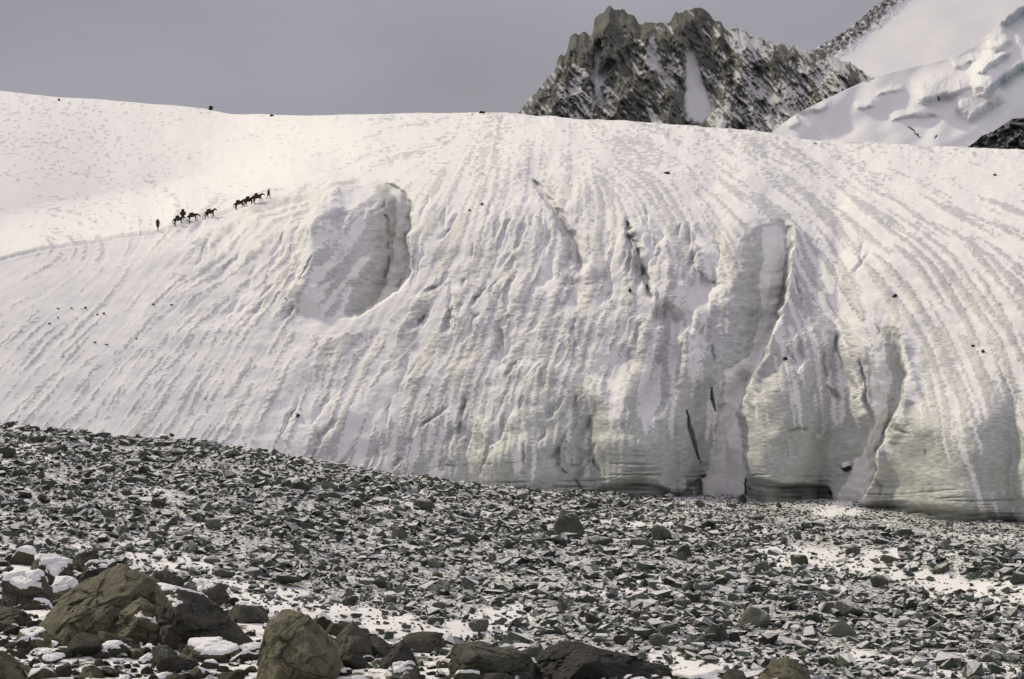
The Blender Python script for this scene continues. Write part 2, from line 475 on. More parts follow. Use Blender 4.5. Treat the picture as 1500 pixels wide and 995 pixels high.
# gully on the right
dE, qE, lE, rE = hollow([(430, 1256), (500, 1266), (560, 1262), (640, 1248), (700, 1226), (760, 1216)],
                        [(430, 1282), (470, 1302), (500, 1318), (550, 1328), (590, 1323), (640, 1302), (690, 1283), (735, 1266), (770, 1258)],
                        [(430, 0), (480, 2), (550, 6), (640, 8), (700, 7), (770, 6)], 16, 1.2)
dY += dE
cen = kv(WV, [(430, 1268), (500, 1285), (560, 1294), (620, 1290), (670, 1272), (700, 1256), (770, 1238)])
snE = np.exp(-((WU - cen) / kv(WV, [(430, 9), (560, 9), (640, 13), (700, 20), (770, 28)])) ** 2) * (WV > 430)
frac_mul *= 1 - sst(0.3, 0.6, snE)
wE = sst(24, 16, rE) * (rE > -6) * (WV > 480) * (1 - sst(0.3, 0.6, snE)) * sst(700, 650, WV)
frac_add += 0.9 * wE; green = np.maximum(green, 0.8 * wE)
hgt += 1.0 * np.exp(-((WU - kv(WV, [(430, 1290), (500, 1328), (550, 1340), (590, 1335), (640, 1314), (690, 1294), (735, 1276)])) / 9) ** 2) * sst(470, 520, WV)
frac_mul *= 1 - 0.75 * np.exp(-((WU - kv(WV, [(430, 1290), (500, 1328), (550, 1340), (590, 1336), (640, 1316), (690, 1296), (735, 1276)])) / 9) ** 2) * sst(440, 500, WV) * sst(690, 640, WV)
# open crevasse and the groove that runs down from it
c, g, d, sd, t = channel([(916, 322), (926, 345), (936, 380), (944, 410), (955, 442)], (5, 7, 7, 6, 4), 9.0)
dY += 0.36 * c * (0.6 + 0.6 * sst(-.2, .3, perlin(WU / 9, WV / 14, s=36))); green = np.maximum(green, sst(0.4, 0.8, g) * 0.8); frac_add += sst(0.3, .6, g)
c, g, d, sd, t = channel([(958, 445), (986, 475), (984, 520), (966, 562), (944, 605), (930, 650)], (10, 14, 14, 18, 20, 18), 4.0, ends=(.1, .3))
dY += c; frac_mul *= 1 - 0.8 * sst(.5, .8, g)
c, g, *_ = channel([(1040, 400), (1020, 440), (1000, 462), (984, 472)], (18, 16, 14, 10), 2.6); dY += c; frac_mul *= 1 - .7 * sst(.5, .8, g)
c, g, *_ = channel([(880, 585), (910, 540), (930, 500)], (30, 28, 18), 2.5, ends=(.3, .3)); dY += c; frac_mul *= 1 - .6 * sst(.5, .8, g)
# stepped groove near the top
c, g, d, sd, t = channel([(776, 258), (798, 285), (818, 315), (834, 345), (848, 385), (852, 410)], (4, 5, 6, 7, 8, 6), 4.5)
dY += c; frac_add += 0.5 * sst(.2, .5, g) * (sd < 0); frac_mul *= 1 - .8 * sst(.4, .8, g) * (sd > 0)
c, g, *_ = channel([(830, 400), (845, 430), (840, 470)], (16, 16, 12), 2.0, ends=(.3, .3)); dY += c
# smaller rough gouges in the broken ice
rg = np.random.default_rng(21)
for (x0, x1, y0, y1, n) in ((290, 500, 300, 470, 44), (590, 860, 290, 560, 60), (880, 1060, 330, 520, 34), (1160, 1300, 370, 640, 26), (380, 900, 590, 690, 40)):
    for _ in range(n):
        cx, cy = rg.uniform(x0, x1), rg.uniform(y0, y1); sl = rg.uniform(8, 26); wd = rg.uniform(2.5, 6.5); dp = rg.uniform(0.3, 1.5)
        a = math.radians(105 + (cx - 800) * -0.045 + rg.normal(0, 14))
        m = (np.abs(gu - cx) < 60); j = np.where(m)[0]
        sl_ = slice(j[0], j[-1] + 1)
        du, dv = WU[:, sl_] - cx, WV[:, sl_] - cy
        p, q = du * math.cos(a) + dv * math.sin(a), -du * math.sin(a) + dv * math.cos(a)
        sh = np.where(q > 0, np.exp(-(q / wd) ** 2), np.exp(-(q / (wd * 0.4)) ** 2)) * np.exp(-(p / sl) ** 4)
        dY[:, sl_] += dp * sh
        frac_mul[:, sl_] *= 1 - 0.55 * sh

# layered, undercut, dirty foot of the ice
und = kv(GU + 7 * perlin(GU / 16, GV / 12, s=17) + 3 * perlin(GU / 5, GV / 6, s=18), [(-160, 0), (640, 0), (700, 5), (740, 16), (775, 20), (795, 9), (815, 14), (870, 20), (905, 30), (935, 33), (965, 20), (985, 6), (1000, 3), (1006, 15), (1035, 14),
              (1042, 3), (1050, 0), (1066, 0), (1074, 9), (1100, 13), (1150, 9), (1205, 12), (1220, 5), (1226, 0), (1254, 0), (1263, 20), (1300, 27), (1350, 24),
              (1430, 25), (1500, 27), (1660, 30)])
above = (v_toe - GV) + 3 * perlin(GU / 45, GV * 0, s=31)
ud = sst(1.15, 0.55, above / np.maximum(und, 0.1)) * (und > 1) * sst(0.15, 0.7, frac_mul)
dY += 2.0 * ud
dirt_shade = np.maximum(dirt_shade, ud * (0.72 + 0.5 * perlin(GU / 60, GV / 2.6, s=32)))
bandy = sst(2.6, 1.0, above / np.maximum(und, 0.1)) * (und > 1) * sst(0.1, 0.45, perlin(GU / 70, (GV + 0.02 * GU) / 4.0, s=33)) * sst(0.15, 0.7, frac_mul)
dirt_shade = np.maximum(dirt_shade, 0.35 * bandy)
dY += 0.5 * bandy
for cxv, wv, am, v0, v1 in (([(430, 905), (600, 925), (740, 935)], 62, 5.0, 500, 660), ([(430, 1190), (560, 1160), (740, 1140)], 58, 6.0, 420, 600),
                            ([(430, 1400), (740, 1395)], 88, 6.0, 500, 640), ([(560, 770), (740, 770)], 80, 3.0, 560, 680), ([(560, 1540), (740, 1540)], 60, 4.0, 500, 640),
                            ([(270, 472), (470, 455)], 26, 3.0, 290, 400)):
    q = (GU + 6 * perlin(GU / 50, GV / 50, s=16) - kv(GV, cxv)) / wv
    dY -= am * np.clip(1 - q * q, 0, None) ** 0.8 * sst(v0, v1, WV) * (sst(470, 420, WV) if wv == 26 else 1.0)
# thin bedding cracks and a few straight joints across the cliff
for ln, w, dp in (([(590, 690), (650, 682), (720, 682), (790, 676)], 1.3, 0.8), ([(820, 682), (876, 681)], 1.2, .8), ([(862, 664), (872, 680), (890, 702)], 2.0, 2.5),
                  ([(822, 684), (834, 696)], 1.6, 1.5), ([(842, 700), (856, 720)], 1.6, 1.5), ([(1150, 632), (1172, 628), (1190, 630)], 2.2, 1.8),
                  ([(1150, 640), (1155, 680)], 1.3, .6), ([(1306, 626), (1330, 634), (1350, 642)], 2.2, 1.4),
                  ([(1352, 650), (1356, 680)], 1.4, 1.0),
                  ([(1290, 690), (1292, 735)], 1.6, 1.4), ([(500, 450), (530, 440), (560, 448)], 1.2, 0.8)):
    d, _, t = pl_dist(GU + 2.5 * perlin(GU / 25, GV / 25, s=34), GV + 2.5 * perlin(GU / 25, GV / 25, s=35), ln)
    q = sst(w * 1.15, w * 0.3, d) * sst(0, .3, t) * sst(1, .7, t)
    q = q * sst(-.3, .35, perlin(GU / 14, GV / 14, s=38))
    dY += 0.45 * dp * q; dirt_shade = np.maximum(dirt_shade, 0.15 * q)
gv_c = idw(GU, GV, [(100, 300, 0), (400, 600, 0), (600, 650, .35), (640, 700, .8), (540, 700, .5), (750, 690, 1), (760, 640, .6), (880, 660, 1), (960, 640, 1), (900, 560, .3), (1150, 640, .9), (1200, 560, .5), (1350, 680, 1),
                    (1450, 700, 1), (1400, 600, .3), (1200, 450, .1), (1300, 400, 0), (1000, 400, 0), (1080, 600, .4), (700, 450, 0), (500, 400, .05), (980, 570, .5),
                    (1450, 450, 0), (800, 250, 0), (1300, 250, 0)])[0]
gv_c = sst(.22, .85, gv_c)
green = np.maximum(green, gv_c)

# flow-line streaks: noise smeared along the fall line of the ice
ST = 1.5
pu, pv = np.arange(-200, 1700, ST), np.arange(90, 840, ST)
PU, PV = np.meshgrid(pu, pv)
dirs = [(-100, 500, 140), (50, 420, 150), (100, 500, 135), (60, 600, 130), (200, 600, 127), (350, 550, 122), (300, 400, 143), (450, 400, 128), (450, 600, 108), (600, 500, 122),
        (700, 400, 114), (750, 250, 100), (650, 260, 115), (800, 450, 112), (850, 350, 96), (900, 500, 108), (800, 650, 94), (650, 650, 100), (1000, 300, 62), (950, 230, 28),
        (1200, 300, 42), (1200, 400, 58), (1350, 300, 33), (1450, 270, 22), (1400, 450, 58), (1450, 600, 72), (1350, 600, 80), (1100, 250, 30), (1200, 600, 84),
        (1300, 230, 14), (1000, 600, 92), (1600, 350, 30), (100, 200, 16), (250, 220, 25), (60, 300, 10), (420, 200, 165), (600, 210, 172), (400, 260, 160), (1000, 450, 95), (720, 330, 108)]
cx_, sx_ = idw(PU, PV, [(a, b, math.cos(R(c)), math.sin(R(c))) for a, b, c in dirs], 3.5, 30)
ln_ = np.hypot(cx_, sx_); cx_, sx_ = cx_ / ln_, sx_ / ln_
wob = 0.09 * perlin(PU / 60, PV / 60, s=44)
cx_, sx_ = cx_ - sx_ * wob, sx_ + cx_ * wob
wide = idw(PU, PV, [(100, 300, .2), (100, 550, .35), (350, 560, .5), (650, 470, 1), (800, 380, 1), (800, 250, .5), (1000, 300, .5), (1200, 330, .7), (1400, 400, .9), (1400, 270, .4), (1200, 500, 1), (1400, 560, 1), (450, 380, .8), (700, 620, .7)], 3, 40)[0]
base = (1.1 - .6 * wide) * perlin(PU / 4.6, PV / 4.6, s=41) + (0.6 + .8 * wide) * perlin(PU / 9.5, PV / 9.5, s=42) + 0.8 * wide * perlin(PU / 24, PV / 27, s=45) + 0.35 * perlin(PU / 3.6, PV / 3.6, s=43)
def bil(A, fu, fv):
    x = np.clip(fu, 0, A.shape[1] - 1.001); y = np.clip(fv, 0, A.shape[0] - 1.001)
    ix, iy = x.astype(int), y.astype(int); x -= ix; y -= iy
    return (A[iy, ix] * (1 - x) + A[iy, ix + 1] * x) * (1 - y) + (A[iy + 1, ix] * (1 - x) + A[iy + 1, ix + 1] * x) * y
acc = base.copy(); cnt = 1.0
for sgn in (1, -1):
    x, y = (PU - pu[0]) / ST, (PV - pv[0]) / ST
    for k in range(1, 36):
        ix = np.clip(np.rint(x), 0, len(pu) - 1).astype(int); iy = np.clip(np.rint(y), 0, len(pv) - 1).astype(int)
        x = x + sgn * cx_[iy, ix] * 1.3; y = y + sgn * sx_[iy, ix] * 1.3
        w = 0.5 + 0.5 * math.cos(math.pi * k / 36)
        acc += w * base[np.clip(np.rint(y), 0, len(pv) - 1).astype(int), np.clip(np.rint(x), 0, len(pu) - 1).astype(int)]; cnt += w
acc /= acc.std()

# serrated sampling: the edges of the ice bands break into horizontal teeth
SU = GU + 3.4 * perlin(GU / 40, GV / 2.2, s=51) + 2.0 * perlin(GU / 18, GV / 5, s=52)
SV = GV + 2.0 * perlin(GU / 12, GV / 9, s=53)
streak = bil(acc, (SU - pu[0]) / ST, (SV - pv[0]) / ST)
dash = perlin((GU + 0.3 * GV) / 10, GV / 2.7, s=54) + 0.6 * perlin(GU / 5, GV / 2.2, s=55)
patch = fbm(GU / 110, GV / 80, o=3, s=56)
low = sst(330, 230, GV)                               # the crest: short dashes rather than long bands
bowl = sst(0, 40, vt_ - GV) * sst(620, 480, GU)
brk = fbm(GU / 30, GV / 22, o=2, s=58)
fld = 1.1 * streak * (1 - 0.62 * low) * (1 - .45 * bowl) + dash * (0.55 + 0.8 * np.maximum(low, bowl)) + (0.9 * patch + 0.9 * brk) * (1 - .4 * bowl)
rank = np.empty(fld.size); rank[np.argsort(fld, axis=None)] = np.linspace(0, 1, fld.size)
rank = rank.reshape(fld.shape)
frac = idw(GU, GV, [(100, 200, .26), (100, 300, .24), (220, 280, .2), (0, 370, .06), (200, 380, .10), (100, 450, .26), (100, 560, .36), (200, 620, .36), (350, 500, .30), (330, 370, .34), (400, 400, .5), (450, 350, .6),
                    (480, 420, .62), (420, 600, .3), (550, 600, .34), (600, 500, .5), (700, 450, .58), (700, 300, .52), (600, 225, .22), (450, 220, .13), (520, 185, .2), (400, 185, .2), (330, 240, .12), (800, 200, .26), (800, 300, .48),
                    (850, 450, .52), (900, 550, .42), (700, 600, .42), (700, 680, 1.05), (640, 640, .6), (760, 640, .8), (850, 640, .95), (850, 690, 1.2), (950, 680, 1.2), (600, 690, .9), (950, 300, .42), (1000, 380, .5), (1050, 250, .36), (1200, 250, .34),
                    (1350, 240, .22), (1450, 235, .12), (1250, 350, .42), (1400, 400, .46), (1200, 480, .62), (1150, 600, .95), (1150, 680, 1.15), (1350, 550, .5), (1450, 500, .42),
                    (1350, 680, 1.15), (1450, 680, 1.0), (1400, 620, .62), (1200, 560, .8), (980, 600, .85), (500, 680, .4)], 3.5, 25)[0]
frac *= 1 - 0.3 * sst(700, 550, GU) * sst(380, 440, GV)
frac = np.clip(frac * frac_mul + frac_add * frac_mul, 0, 1.2)
ice = sst(-0.022, 0.034, rank - (1 - frac)) * np.clip(frac * 8, 0, 1)
ice_hard = ice * (0.78 + .22 * sst(290, 430, GV)) * (0.82 + 0.3 * perlin(GU / 9, GV / 2.4, s=57))

# relief
lam = perlin(GU / 26, (GV + 0.06 * GU) / 3.4, s=61) + 0.6 * perlin(GU / 12, GV / 6.0, s=62)
rough = idw(GU, GV, [(100, 250, .15), (100, 500, .35), (300, 600, .35), (340, 380, .9), (450, 350, 1.2), (480, 440, 1.0), (700, 420, 1.0), (800, 320, 1.0), (960, 400, 1.3), (700, 620, .6), (850, 690, .3),
                     (600, 220, .2), (950, 240, .45), (1200, 300, .6), (1400, 280, .4), (1200, 430, .9), (1150, 640, .35), (1400, 500, .55), (1400, 680, .3), (920, 560, .6), (400, 640, .7)], 3.5, 30)[0]
hgt += ice * (0.05 + (0.035 * lam + 0.01) * np.minimum(rough + 0.4, 1.2)) * (1 - 0.85 * green)
hgt += rough * (0.26 * fbm(GU / 26, GV / 20, o=3, s=63) + 1.2 * fbm(GU / 80, GV / 60, o=2, s=64) + 0.22 * ridged(GU / 48, GV / 36, o=3, s=69)) * (1 - 0.55 * np.clip(frac_mul < 0.3, 0, 1))
hgt += 0.05 * perlin(GU / 14, GV / 3.2, s=65) * sst(330, 240, GV) + 0.035 * ice * dash
hgt += 0.05 * np.clip(streak, -2, 2) * np.minimum(rough + .15, 0.8) * (1 - low * .6)
flute = sst(590, 650, GV) * sst(520, 600, GU) * sst(1000, 900, GU)
hgt += flute * 0.22 * perlin(GU / 7, GV / 60, s=66)
hgt += 0.9 * gv_c * (fbm(GU / 90, GV / 60, o=2, s=67)) + 0.05 * gv_c * ridged(GU / 40, GV / 16, o=3, s=68)

# the trodden trail
trail = [(-160, 412), (0, 380), (60, 366), (120, 357), (180, 348), (231, 338), (285, 325), (330, 311), (390, 292), (430, 281)]
d, sd, t = pl_dist(GU, GV + 0.5 * perlin(GU / 6, GV / 6, s=71), trail)
tr = sst(3.4, 1.2, d) * sst(1, 0.9, t)
hgt -= 0.30 * tr
hgt += 0.10 * sst(2.0, 3.5, d) * sst(6.5, 4.5, d) * sst(1, .9, t)
ice_hard = np.maximum(ice_hard * (1 - tr), 0.55 * tr * (0.7 + 0.6 * perlin(GU / 5, GV / 3, s=72)))
hgt += 0.16 * fbm(GU / 9, GV / 6, o=3, s=73) * sst(.93, .99, TT)[:, None]
hgt *= sst(1.003, 0.985, TT)[:, None] * 0.2 + 0.8

GYd = GY + dY
P = proj(GU, GV, GYd)
nrm = grid_normals(proj(GU, GV, GY))
# smooth base normal so that relief does not fold over itself
P = P + nrm * hgt[..., None]

def glacier_point(u, v):
    j = int(np.clip(round((u - gu[0]) / G_STEP), 0, NC - 1))
    colv = GV[:, j] * 1.0
    pr = CY - P[:, j, 2] / P[:, j, 1] * F
    i = int(np.argmin(np.abs(pr - v)))
    return Vector(P[i, j]), Vector(nrm[i, j])

# close the sheet: a skirt into the ground and the back of the ice beyond the crest
back = []
top = P[-1].copy()
for dy, dz in ((6, 0.25), (20, 0.2), (50, -1.5), (110, -8), (220, -30), (380, -70)):
    q = top.copy(); q[:, 1] += dy; q[:, 0] *= (top[:, 1] + dy) / top[:, 1]; q[:, 2] += dz; back.append(q)
front = []
for dz in (4.0, 1.2):
    q = P[0].copy(); q[:, 2] -= dz; front.append(q)
full = np.concatenate([np.stack(front), P, np.stack(back)])
ext = lambda a: np.concatenate([a[:1]] * 2 + [a] + [a[-1:]] * 6)
mask = np.clip(np.stack([ext(ice_hard), ext(green), ext(dirt_shade)], -1), 0, 1)
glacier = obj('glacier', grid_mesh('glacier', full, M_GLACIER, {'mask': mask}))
tag(glacier, 'broad snow-covered glacier tongue with streaked ice and cliff foot', kind='structure')

# ================================================================== GROUND
def edge_y(u):
    return np.interp(u, [-400, 0, 300, 400, 600, 800, 1000, 1500, 2000], [46, 42, 35.5, 32.5, 28.6, 26.6, 25.6, 24, 23])

def ground_z(u, y, detail=True):
    """height of the rubble floor at picture column u (a bearing) and distance y"""
    x = (u - CX) / F * y
    z = -21.6 + 0.6 * perlin(x / 30, y / 30, s=81) + 0.004 * (y - 250)
    # mound of moraine against the ice on the left
    h = np.interp(u, [-500, -160, 0, 150, 300, 450, 600, 720, 850, 1000, 2600], [12, 11.6, 10.8, 9.4, 8.4, 6.5, 4.0, 1.7, .6, 0, 0])
    prof = np.interp(y, [100, 140, 180, 235, 262, 274, 290, 312, 330, 400], [0, .12, .38, .80, .97, 1.0, .93, .6, .2, 0.0])
    z = z + h * prof
    # low ridge on the right
    ln = np.interp(u, [1050, 1150, 1250, 1350, 1420, 1500, 1800], [262, 250, 240, 227, 217, 205, 180])
    hr = np.interp(u, [1000, 1120, 1250, 1400, 1800], [0, .7, 1.7, 2.0, 2.2])
    z = z + hr * np.where(y < ln, np.exp(-((y - ln) / 22) ** 2), np.exp(-((y - ln) / 9) ** 2))
    z = z + 1.0 * np.exp(-((y - 215) / 12) ** 2 - ((u - 780) / 180) ** 2) + 0.8 * np.exp(-((y - 196) / 10) ** 2 - ((u - 1050) / 200) ** 2)
    if detail:
        z = z + 0.55 * fbm(x / 9, y / 9, o=3, s=82)
    # terrace the photographer stands on
    ey = edge_y(u)
    near = -3.92 + 2.2 * np.exp(-(y / 9.0) ** 2) - 0.86 * np.maximum(0, y - ey) - 0.012 * (y - 30)
    if detail:
        near = near + 0.10 * fbm(x / 1.4, y / 1.4, o=3, s=83)
    k = 1.2
    m = np.maximum(z, near)
    return m + k * np.log(np.exp((z - m) / k) + np.exp((near - m) / k)) * (np.abs(z - near) < 8)

yy = np.concatenate([np.linspace(1.5, 20, 24, False), np.linspace(20, 46, 150, False), np.linspace(46, 130, 60, False), np.linspace(130, 345, 250, False), np.linspace(345, 420, 10)])
uu = np.concatenate([np.linspace(-1400, -160, 40, False), np.linspace(-160, 1660, 360, False), np.linspace(1660, 2900, 40)])
UU, YY = np.meshgrid(uu, yy)
ZZ = ground_z(UU, YY)
PG = np.stack([(UU - CX) / F * YY, YY, ZZ], -1)
px_v = CY - ZZ / YY * F
sn = 0.50 + 0.0 * UU
sn += 0.26 * (1 - .8 * sst(950, 1050, UU) * sst(225, 245, YY)) * sst(0.12, 0.5, fbm(PG[..., 0] / 16, PG[..., 1] / 16, o=3, s=84))
for ln, w, a in (([(1120, 812), (1230, 820), (1310, 838), (1400, 858), (1520, 880)], 20, .10), ([(300, 868), (420, 880), (520, 905), (640, 930), (760, 900)], 24, .32),
                 ([(1180, 845), (1230, 870)], 14, .3), ([(180, 800), (330, 850)], 22, .25), ([(960, 960), (1080, 975)], 14, .3), ([(560, 740), (640, 722)], 12, .22), ([(1200, 752), (1235, 742), (1258, 746)], 13, .22)):
    d, _, _ = pl_dist(UU, px_v, ln); sn += a * sst(w, w * .3, d) * (YY > 90)
sn = np.where(YY < edge_y(UU) + 3, 0.56 + 0.40 * fbm(PG[..., 0] / 0.9, PG[..., 1] / 1.1, o=3, s=85), sn)
gm = np.clip(np.stack([sn, sn * 0, sn * 0], -1), 0, 1)
ground = obj('ground', grid_mesh('ground', PG, M_GROUND, {'mask': gm}))
tag(ground, 'rubble floor of the valley with patches of snow', kind='structure')

# ================================================================== FAR PEAKS
SIL = [(735, 182), (755, 168), (770, 150), (785, 135), (800, 118), (812, 106), (818, 88), (830, 76), (836, 52), (845, 44), (858, 47), (868, 52), (871, 30), (880, 18), (893, 9), (903, 13),
       (915, 14), (925, 24), (937, 31), (950, 34), (965, 32), (978, 34), (988, 22), (1003, 15), (1014, 17), (1026, 13), (1038, 22), (1048, 30), (1056, 32), (1064, 45), (1075, 42), (1088, 43),
       (1100, 52), (1112, 56), (1126, 62), (1140, 65), (1155, 64), (1175, 74), (1195, 80), (1206, 78), (1225, 84), (1245, 93), (1262, 104), (1280, 116), (1310, 140), (1340, 170)]
mu = np.arange(735, 1341, 1.15)
sil = kv(mu, SIL) + np.interp(mu, np.arange(730, 1345, 3.3), np.random.default_rng(8).normal(0, .9, 187)) + np.interp(mu, np.arange(730, 1350, 9.), np.random.default_rng(9).normal(0, 2.2, 69))
MR = 190
mt = np.linspace(0, 1, MR)[:, None]
MV = 300 + (sil[None, :] - 300) * mt
MU = np.broadcast_to(mu, MV.shape).copy()
hh = (300 - MV) / F * 1600
MY = 1600 + hh * 1.9
rel_ = (24 * ridged((MU + .25 * MV) / 85, MV / 150, o=2, s=92) + 12 * ridged((MU - .5 * MV) / 34, (MV + .4 * MU) / 60, o=3, s=93)
        + 7.0 * ridged((MU - .7 * MV) / 14, (MV + .5 * MU) / 40, o=3, s=94) + 4.2 * ridged((MU - .5 * MV) / 7, (MV + .3 * MU) / 10, o=3, s=95))
for ln, w, dp in (([(1012, 60), (1014, 90), (1018, 125), (1022, 170)], (10, 12, 18, 22), 6), ([(880, 60), (876, 95), (868, 130), (878, 175)], (5, 7, 8, 12), 6),
                  ([(962, 50), (956, 75), (972, 110), (1000, 135)], (8, 10, 9, 8), 10), ([(1062, 60), (1070, 90), (1075, 140), (1082, 190)], (6, 8, 9, 10), 9)):
    d, _, t = pl_dist(MU, MV, ln); rel_ -= dp * np.exp(-(d / np.interp(t, np.linspace(0, 1, len(w)), w)) ** 2)
edge = sst(1.0, 0.9, mt)
coul = np.zeros_like(MU)
for ln, w in (([(1012, 76), (1014, 100), (1017, 125), (1024, 158)], (6, 11, 14, 20)), ([(877, 64), (876, 84), (872, 110), (880, 150)], (5, 5, 5, 6)), ([(893, 94), (884, 108), (876, 125)], (6, 6, 4))):
    d, _, t = pl_dist(MU + 4 * perlin(MU / 8, MV / 8, s=98), MV + 4 * perlin(MU / 8, MV / 8, s=99), ln)
    coul = np.maximum(coul, sst(1.25, .8, d / np.interp(t, np.linspace(0, 1, len(w)), w)))
rel_ = rel_ * (1 - .8 * coul) - 4 * coul
MY = MY - rel_ * (0.25 + 0.75 * edge)
PM = proj(MU, MV, MY)
nm = grid_normals(PM)
sp = (1.0 * fbm((MU - .8 * MV) / 8, (MV + .8 * MU) / 38, o=3, s=96) + 0.5 * fbm(MU / 40, MV / 40, o=2, s=100) + 0.26 * fbm(MU / 4.0, MV / 4.0, o=3, s=97) + 0.6 * (nm[..., 2] - 0.5))
bias = idw(MU, MV, [(850, 60, -.7), (890, 30, -.8), (1010, 30, -.55), (960, 55, -.5), (840, 130, .12), (860, 160, .1), (800, 150, -.15), (905, 90, -.6), (920, 140, -.3), (960, 90, .05), (1000, 110, -.1),
                    (960, 150, -.35), (1050, 70, -.35), (1080, 60, .1), (1060, 140, -.1), (1110, 150, .34), (1150, 160, .42), (1090, 120, .15), (1130, 90, -.15), (1180, 100, -.1), (1230, 100, -.1), (1200, 130, .05), (1090, 180, .1), (990, 170, -.2)], 3, 14)[0]
ms = sst(0.0, 0.24, sp + 1.1 * bias) * 0.75
for ln, w, q0 in (([(1012, 76), (1014, 100), (1017, 125), (1024, 158)], (6, 10, 12, 17), 1), ([(877, 64), (876, 84), (872, 110), (880, 150)], (5, 5, 4, 5), 1), ([(893, 94), (884, 108), (876, 125)], (5, 5, 4), .95),
               ([(955, 60), (958, 90), (972, 108), (985, 120)], (5, 8, 6, 4), .75), ([(1052, 165), (1056, 185)], (6, 8), .9), ([(1090, 60), (1082, 75)], (6, 8), .7), ([(950, 160), (962, 178)], (4, 6), .85)):
    d, _, t = pl_dist(MU + 4 * perlin(MU / 8, MV / 8, s=98), MV + 4 * perlin(MU / 8, MV / 8, s=99), ln)
    wv = np.interp(t, np.linspace(0, 1, len(w)), w)
    ms = np.maximum(ms, q0 * sst(1.15, .75, d / wv))
ms = np.maximum(ms, coul)
def close_back(Pk, steps):
    t0 = Pk[-1]; o_ = []
    for dy, dz in steps:
        q = t0.copy(); q[:, 1] += dy; q[:, 2] -= dz; o_.append(q)
    return np.concatenate([Pk, np.stack(o_)])
PMf = close_back(PM, ((8, 5), (30, 40), (80, 140)))
msf = np.concatenate([ms, np.repeat(ms[-1:], 3, 0)])
peak = obj('rocky_mountain', grid_mesh('rocky_mountain', PMf, M_PEAK, {'mask': np.clip(np.stack([msf, msf * 0, msf * 0], -1), 0, 1)}))
tag(peak, 'dark jagged rock peak with snow-filled couloirs behind the glacier', kind='structure')

# upper white mountain on the right
wu = np.arange(1150, 1760, 2.0)
wsil = kv(wu, [(1150, 110), (1185, 76), (1200, 66), (1220, 55), (1250, 36), (1270, 16), (1290, 2), (1320, -25), (1380, -70), (1450, -130), (1760, -330)]) + 2.5 * ridged(wu / 12, wu * 0 + .7, o=3, s=101)
wt = np.linspace(0, 1, 150)[:, None]
WV_ = 240 + (wsil[None] - 240) * wt; WU_ = np.broadcast_to(wu, WV_.shape).copy()
WY = 2500 + (240 - WV_) / F * 2500 * 3.0 - (WU_ - 1150) * 0.2
dr = (WV_ - wsil[None]) + 0.35 * 0
drock = sst(46, 4, dr * 0.75 + 10 * fbm(WU_ / 18, WV_ / 18, o=2, s=102)) 
WY -= 12 * fbm((WU_ + WV_) / 150, (WV_ - .6 * WU_) / 110, o=2, s=104) + 16 * sst(46, 10, dr) * ridged((WU_ + WV_) / 16, (WV_ - WU_) / 9, o=3, s=105)
PW = close_back(proj(WU_, WV_, WY), ((20, 5), (120, 80)))
drock = sst(0.45, 0.50, drock * (0.62 + 0.9 * fbm((WU_ + WV_) / 14, (WV_ - WU_) / 6, o=4, s=103, gain=.65)))
wm = np.concatenate([drock, np.repeat(drock[-1:], 2, 0)]) * 0.8
snowpk = obj('snow_mountain', grid_mesh('snow_mountain', PW, M_FARSNOW, {'mask': np.clip(np.stack([wm, wm * 0, wm * 0], -1), 0, 1)}))
tag(snowpk, 'white mountainside with a rocky ridge rising out of the picture', kind='structure')

# hanging ice below it
iu = np.arange(1105, 1760, 1.3)
isil = kv(iu, [(1105, 215), (1130, 194), (1150, 178), (1170, 165), (1200, 150), (1240, 131), (1280, 113), (1320, 102), (1360, 93), (1395, 84), (1430, 66), (1455, 44), (1475, 22), (1490, 12), (1510, 2), (1600, -60), (1760, -140)])
it = np.linspace(0, 1, 190)[:, None]
IV = 300 + (isil[None] - 300) * it; IU = np.broadcast_to(iu, IV.shape).copy()
IY = 1300 + (300 - IV) * 0.85 + 14 * fbm(IU / 80, (IV + .5 * IU) / 60, o=2, s=111) + 90 * sst(1.0, .8, it) * 0
ig = np.zeros_like(IU); ir = np.zeros_like(IU)
IUw, IVw = IU + 3 * perlin(IU / 14, IV / 14, s=112) + 1.5 * perlin(IU / 5, IV / 5, s=114), IV + 3 * perlin(IU / 14, IV / 14, s=113) + 1.2 * perlin(IU / 5, IV / 5, s=115)
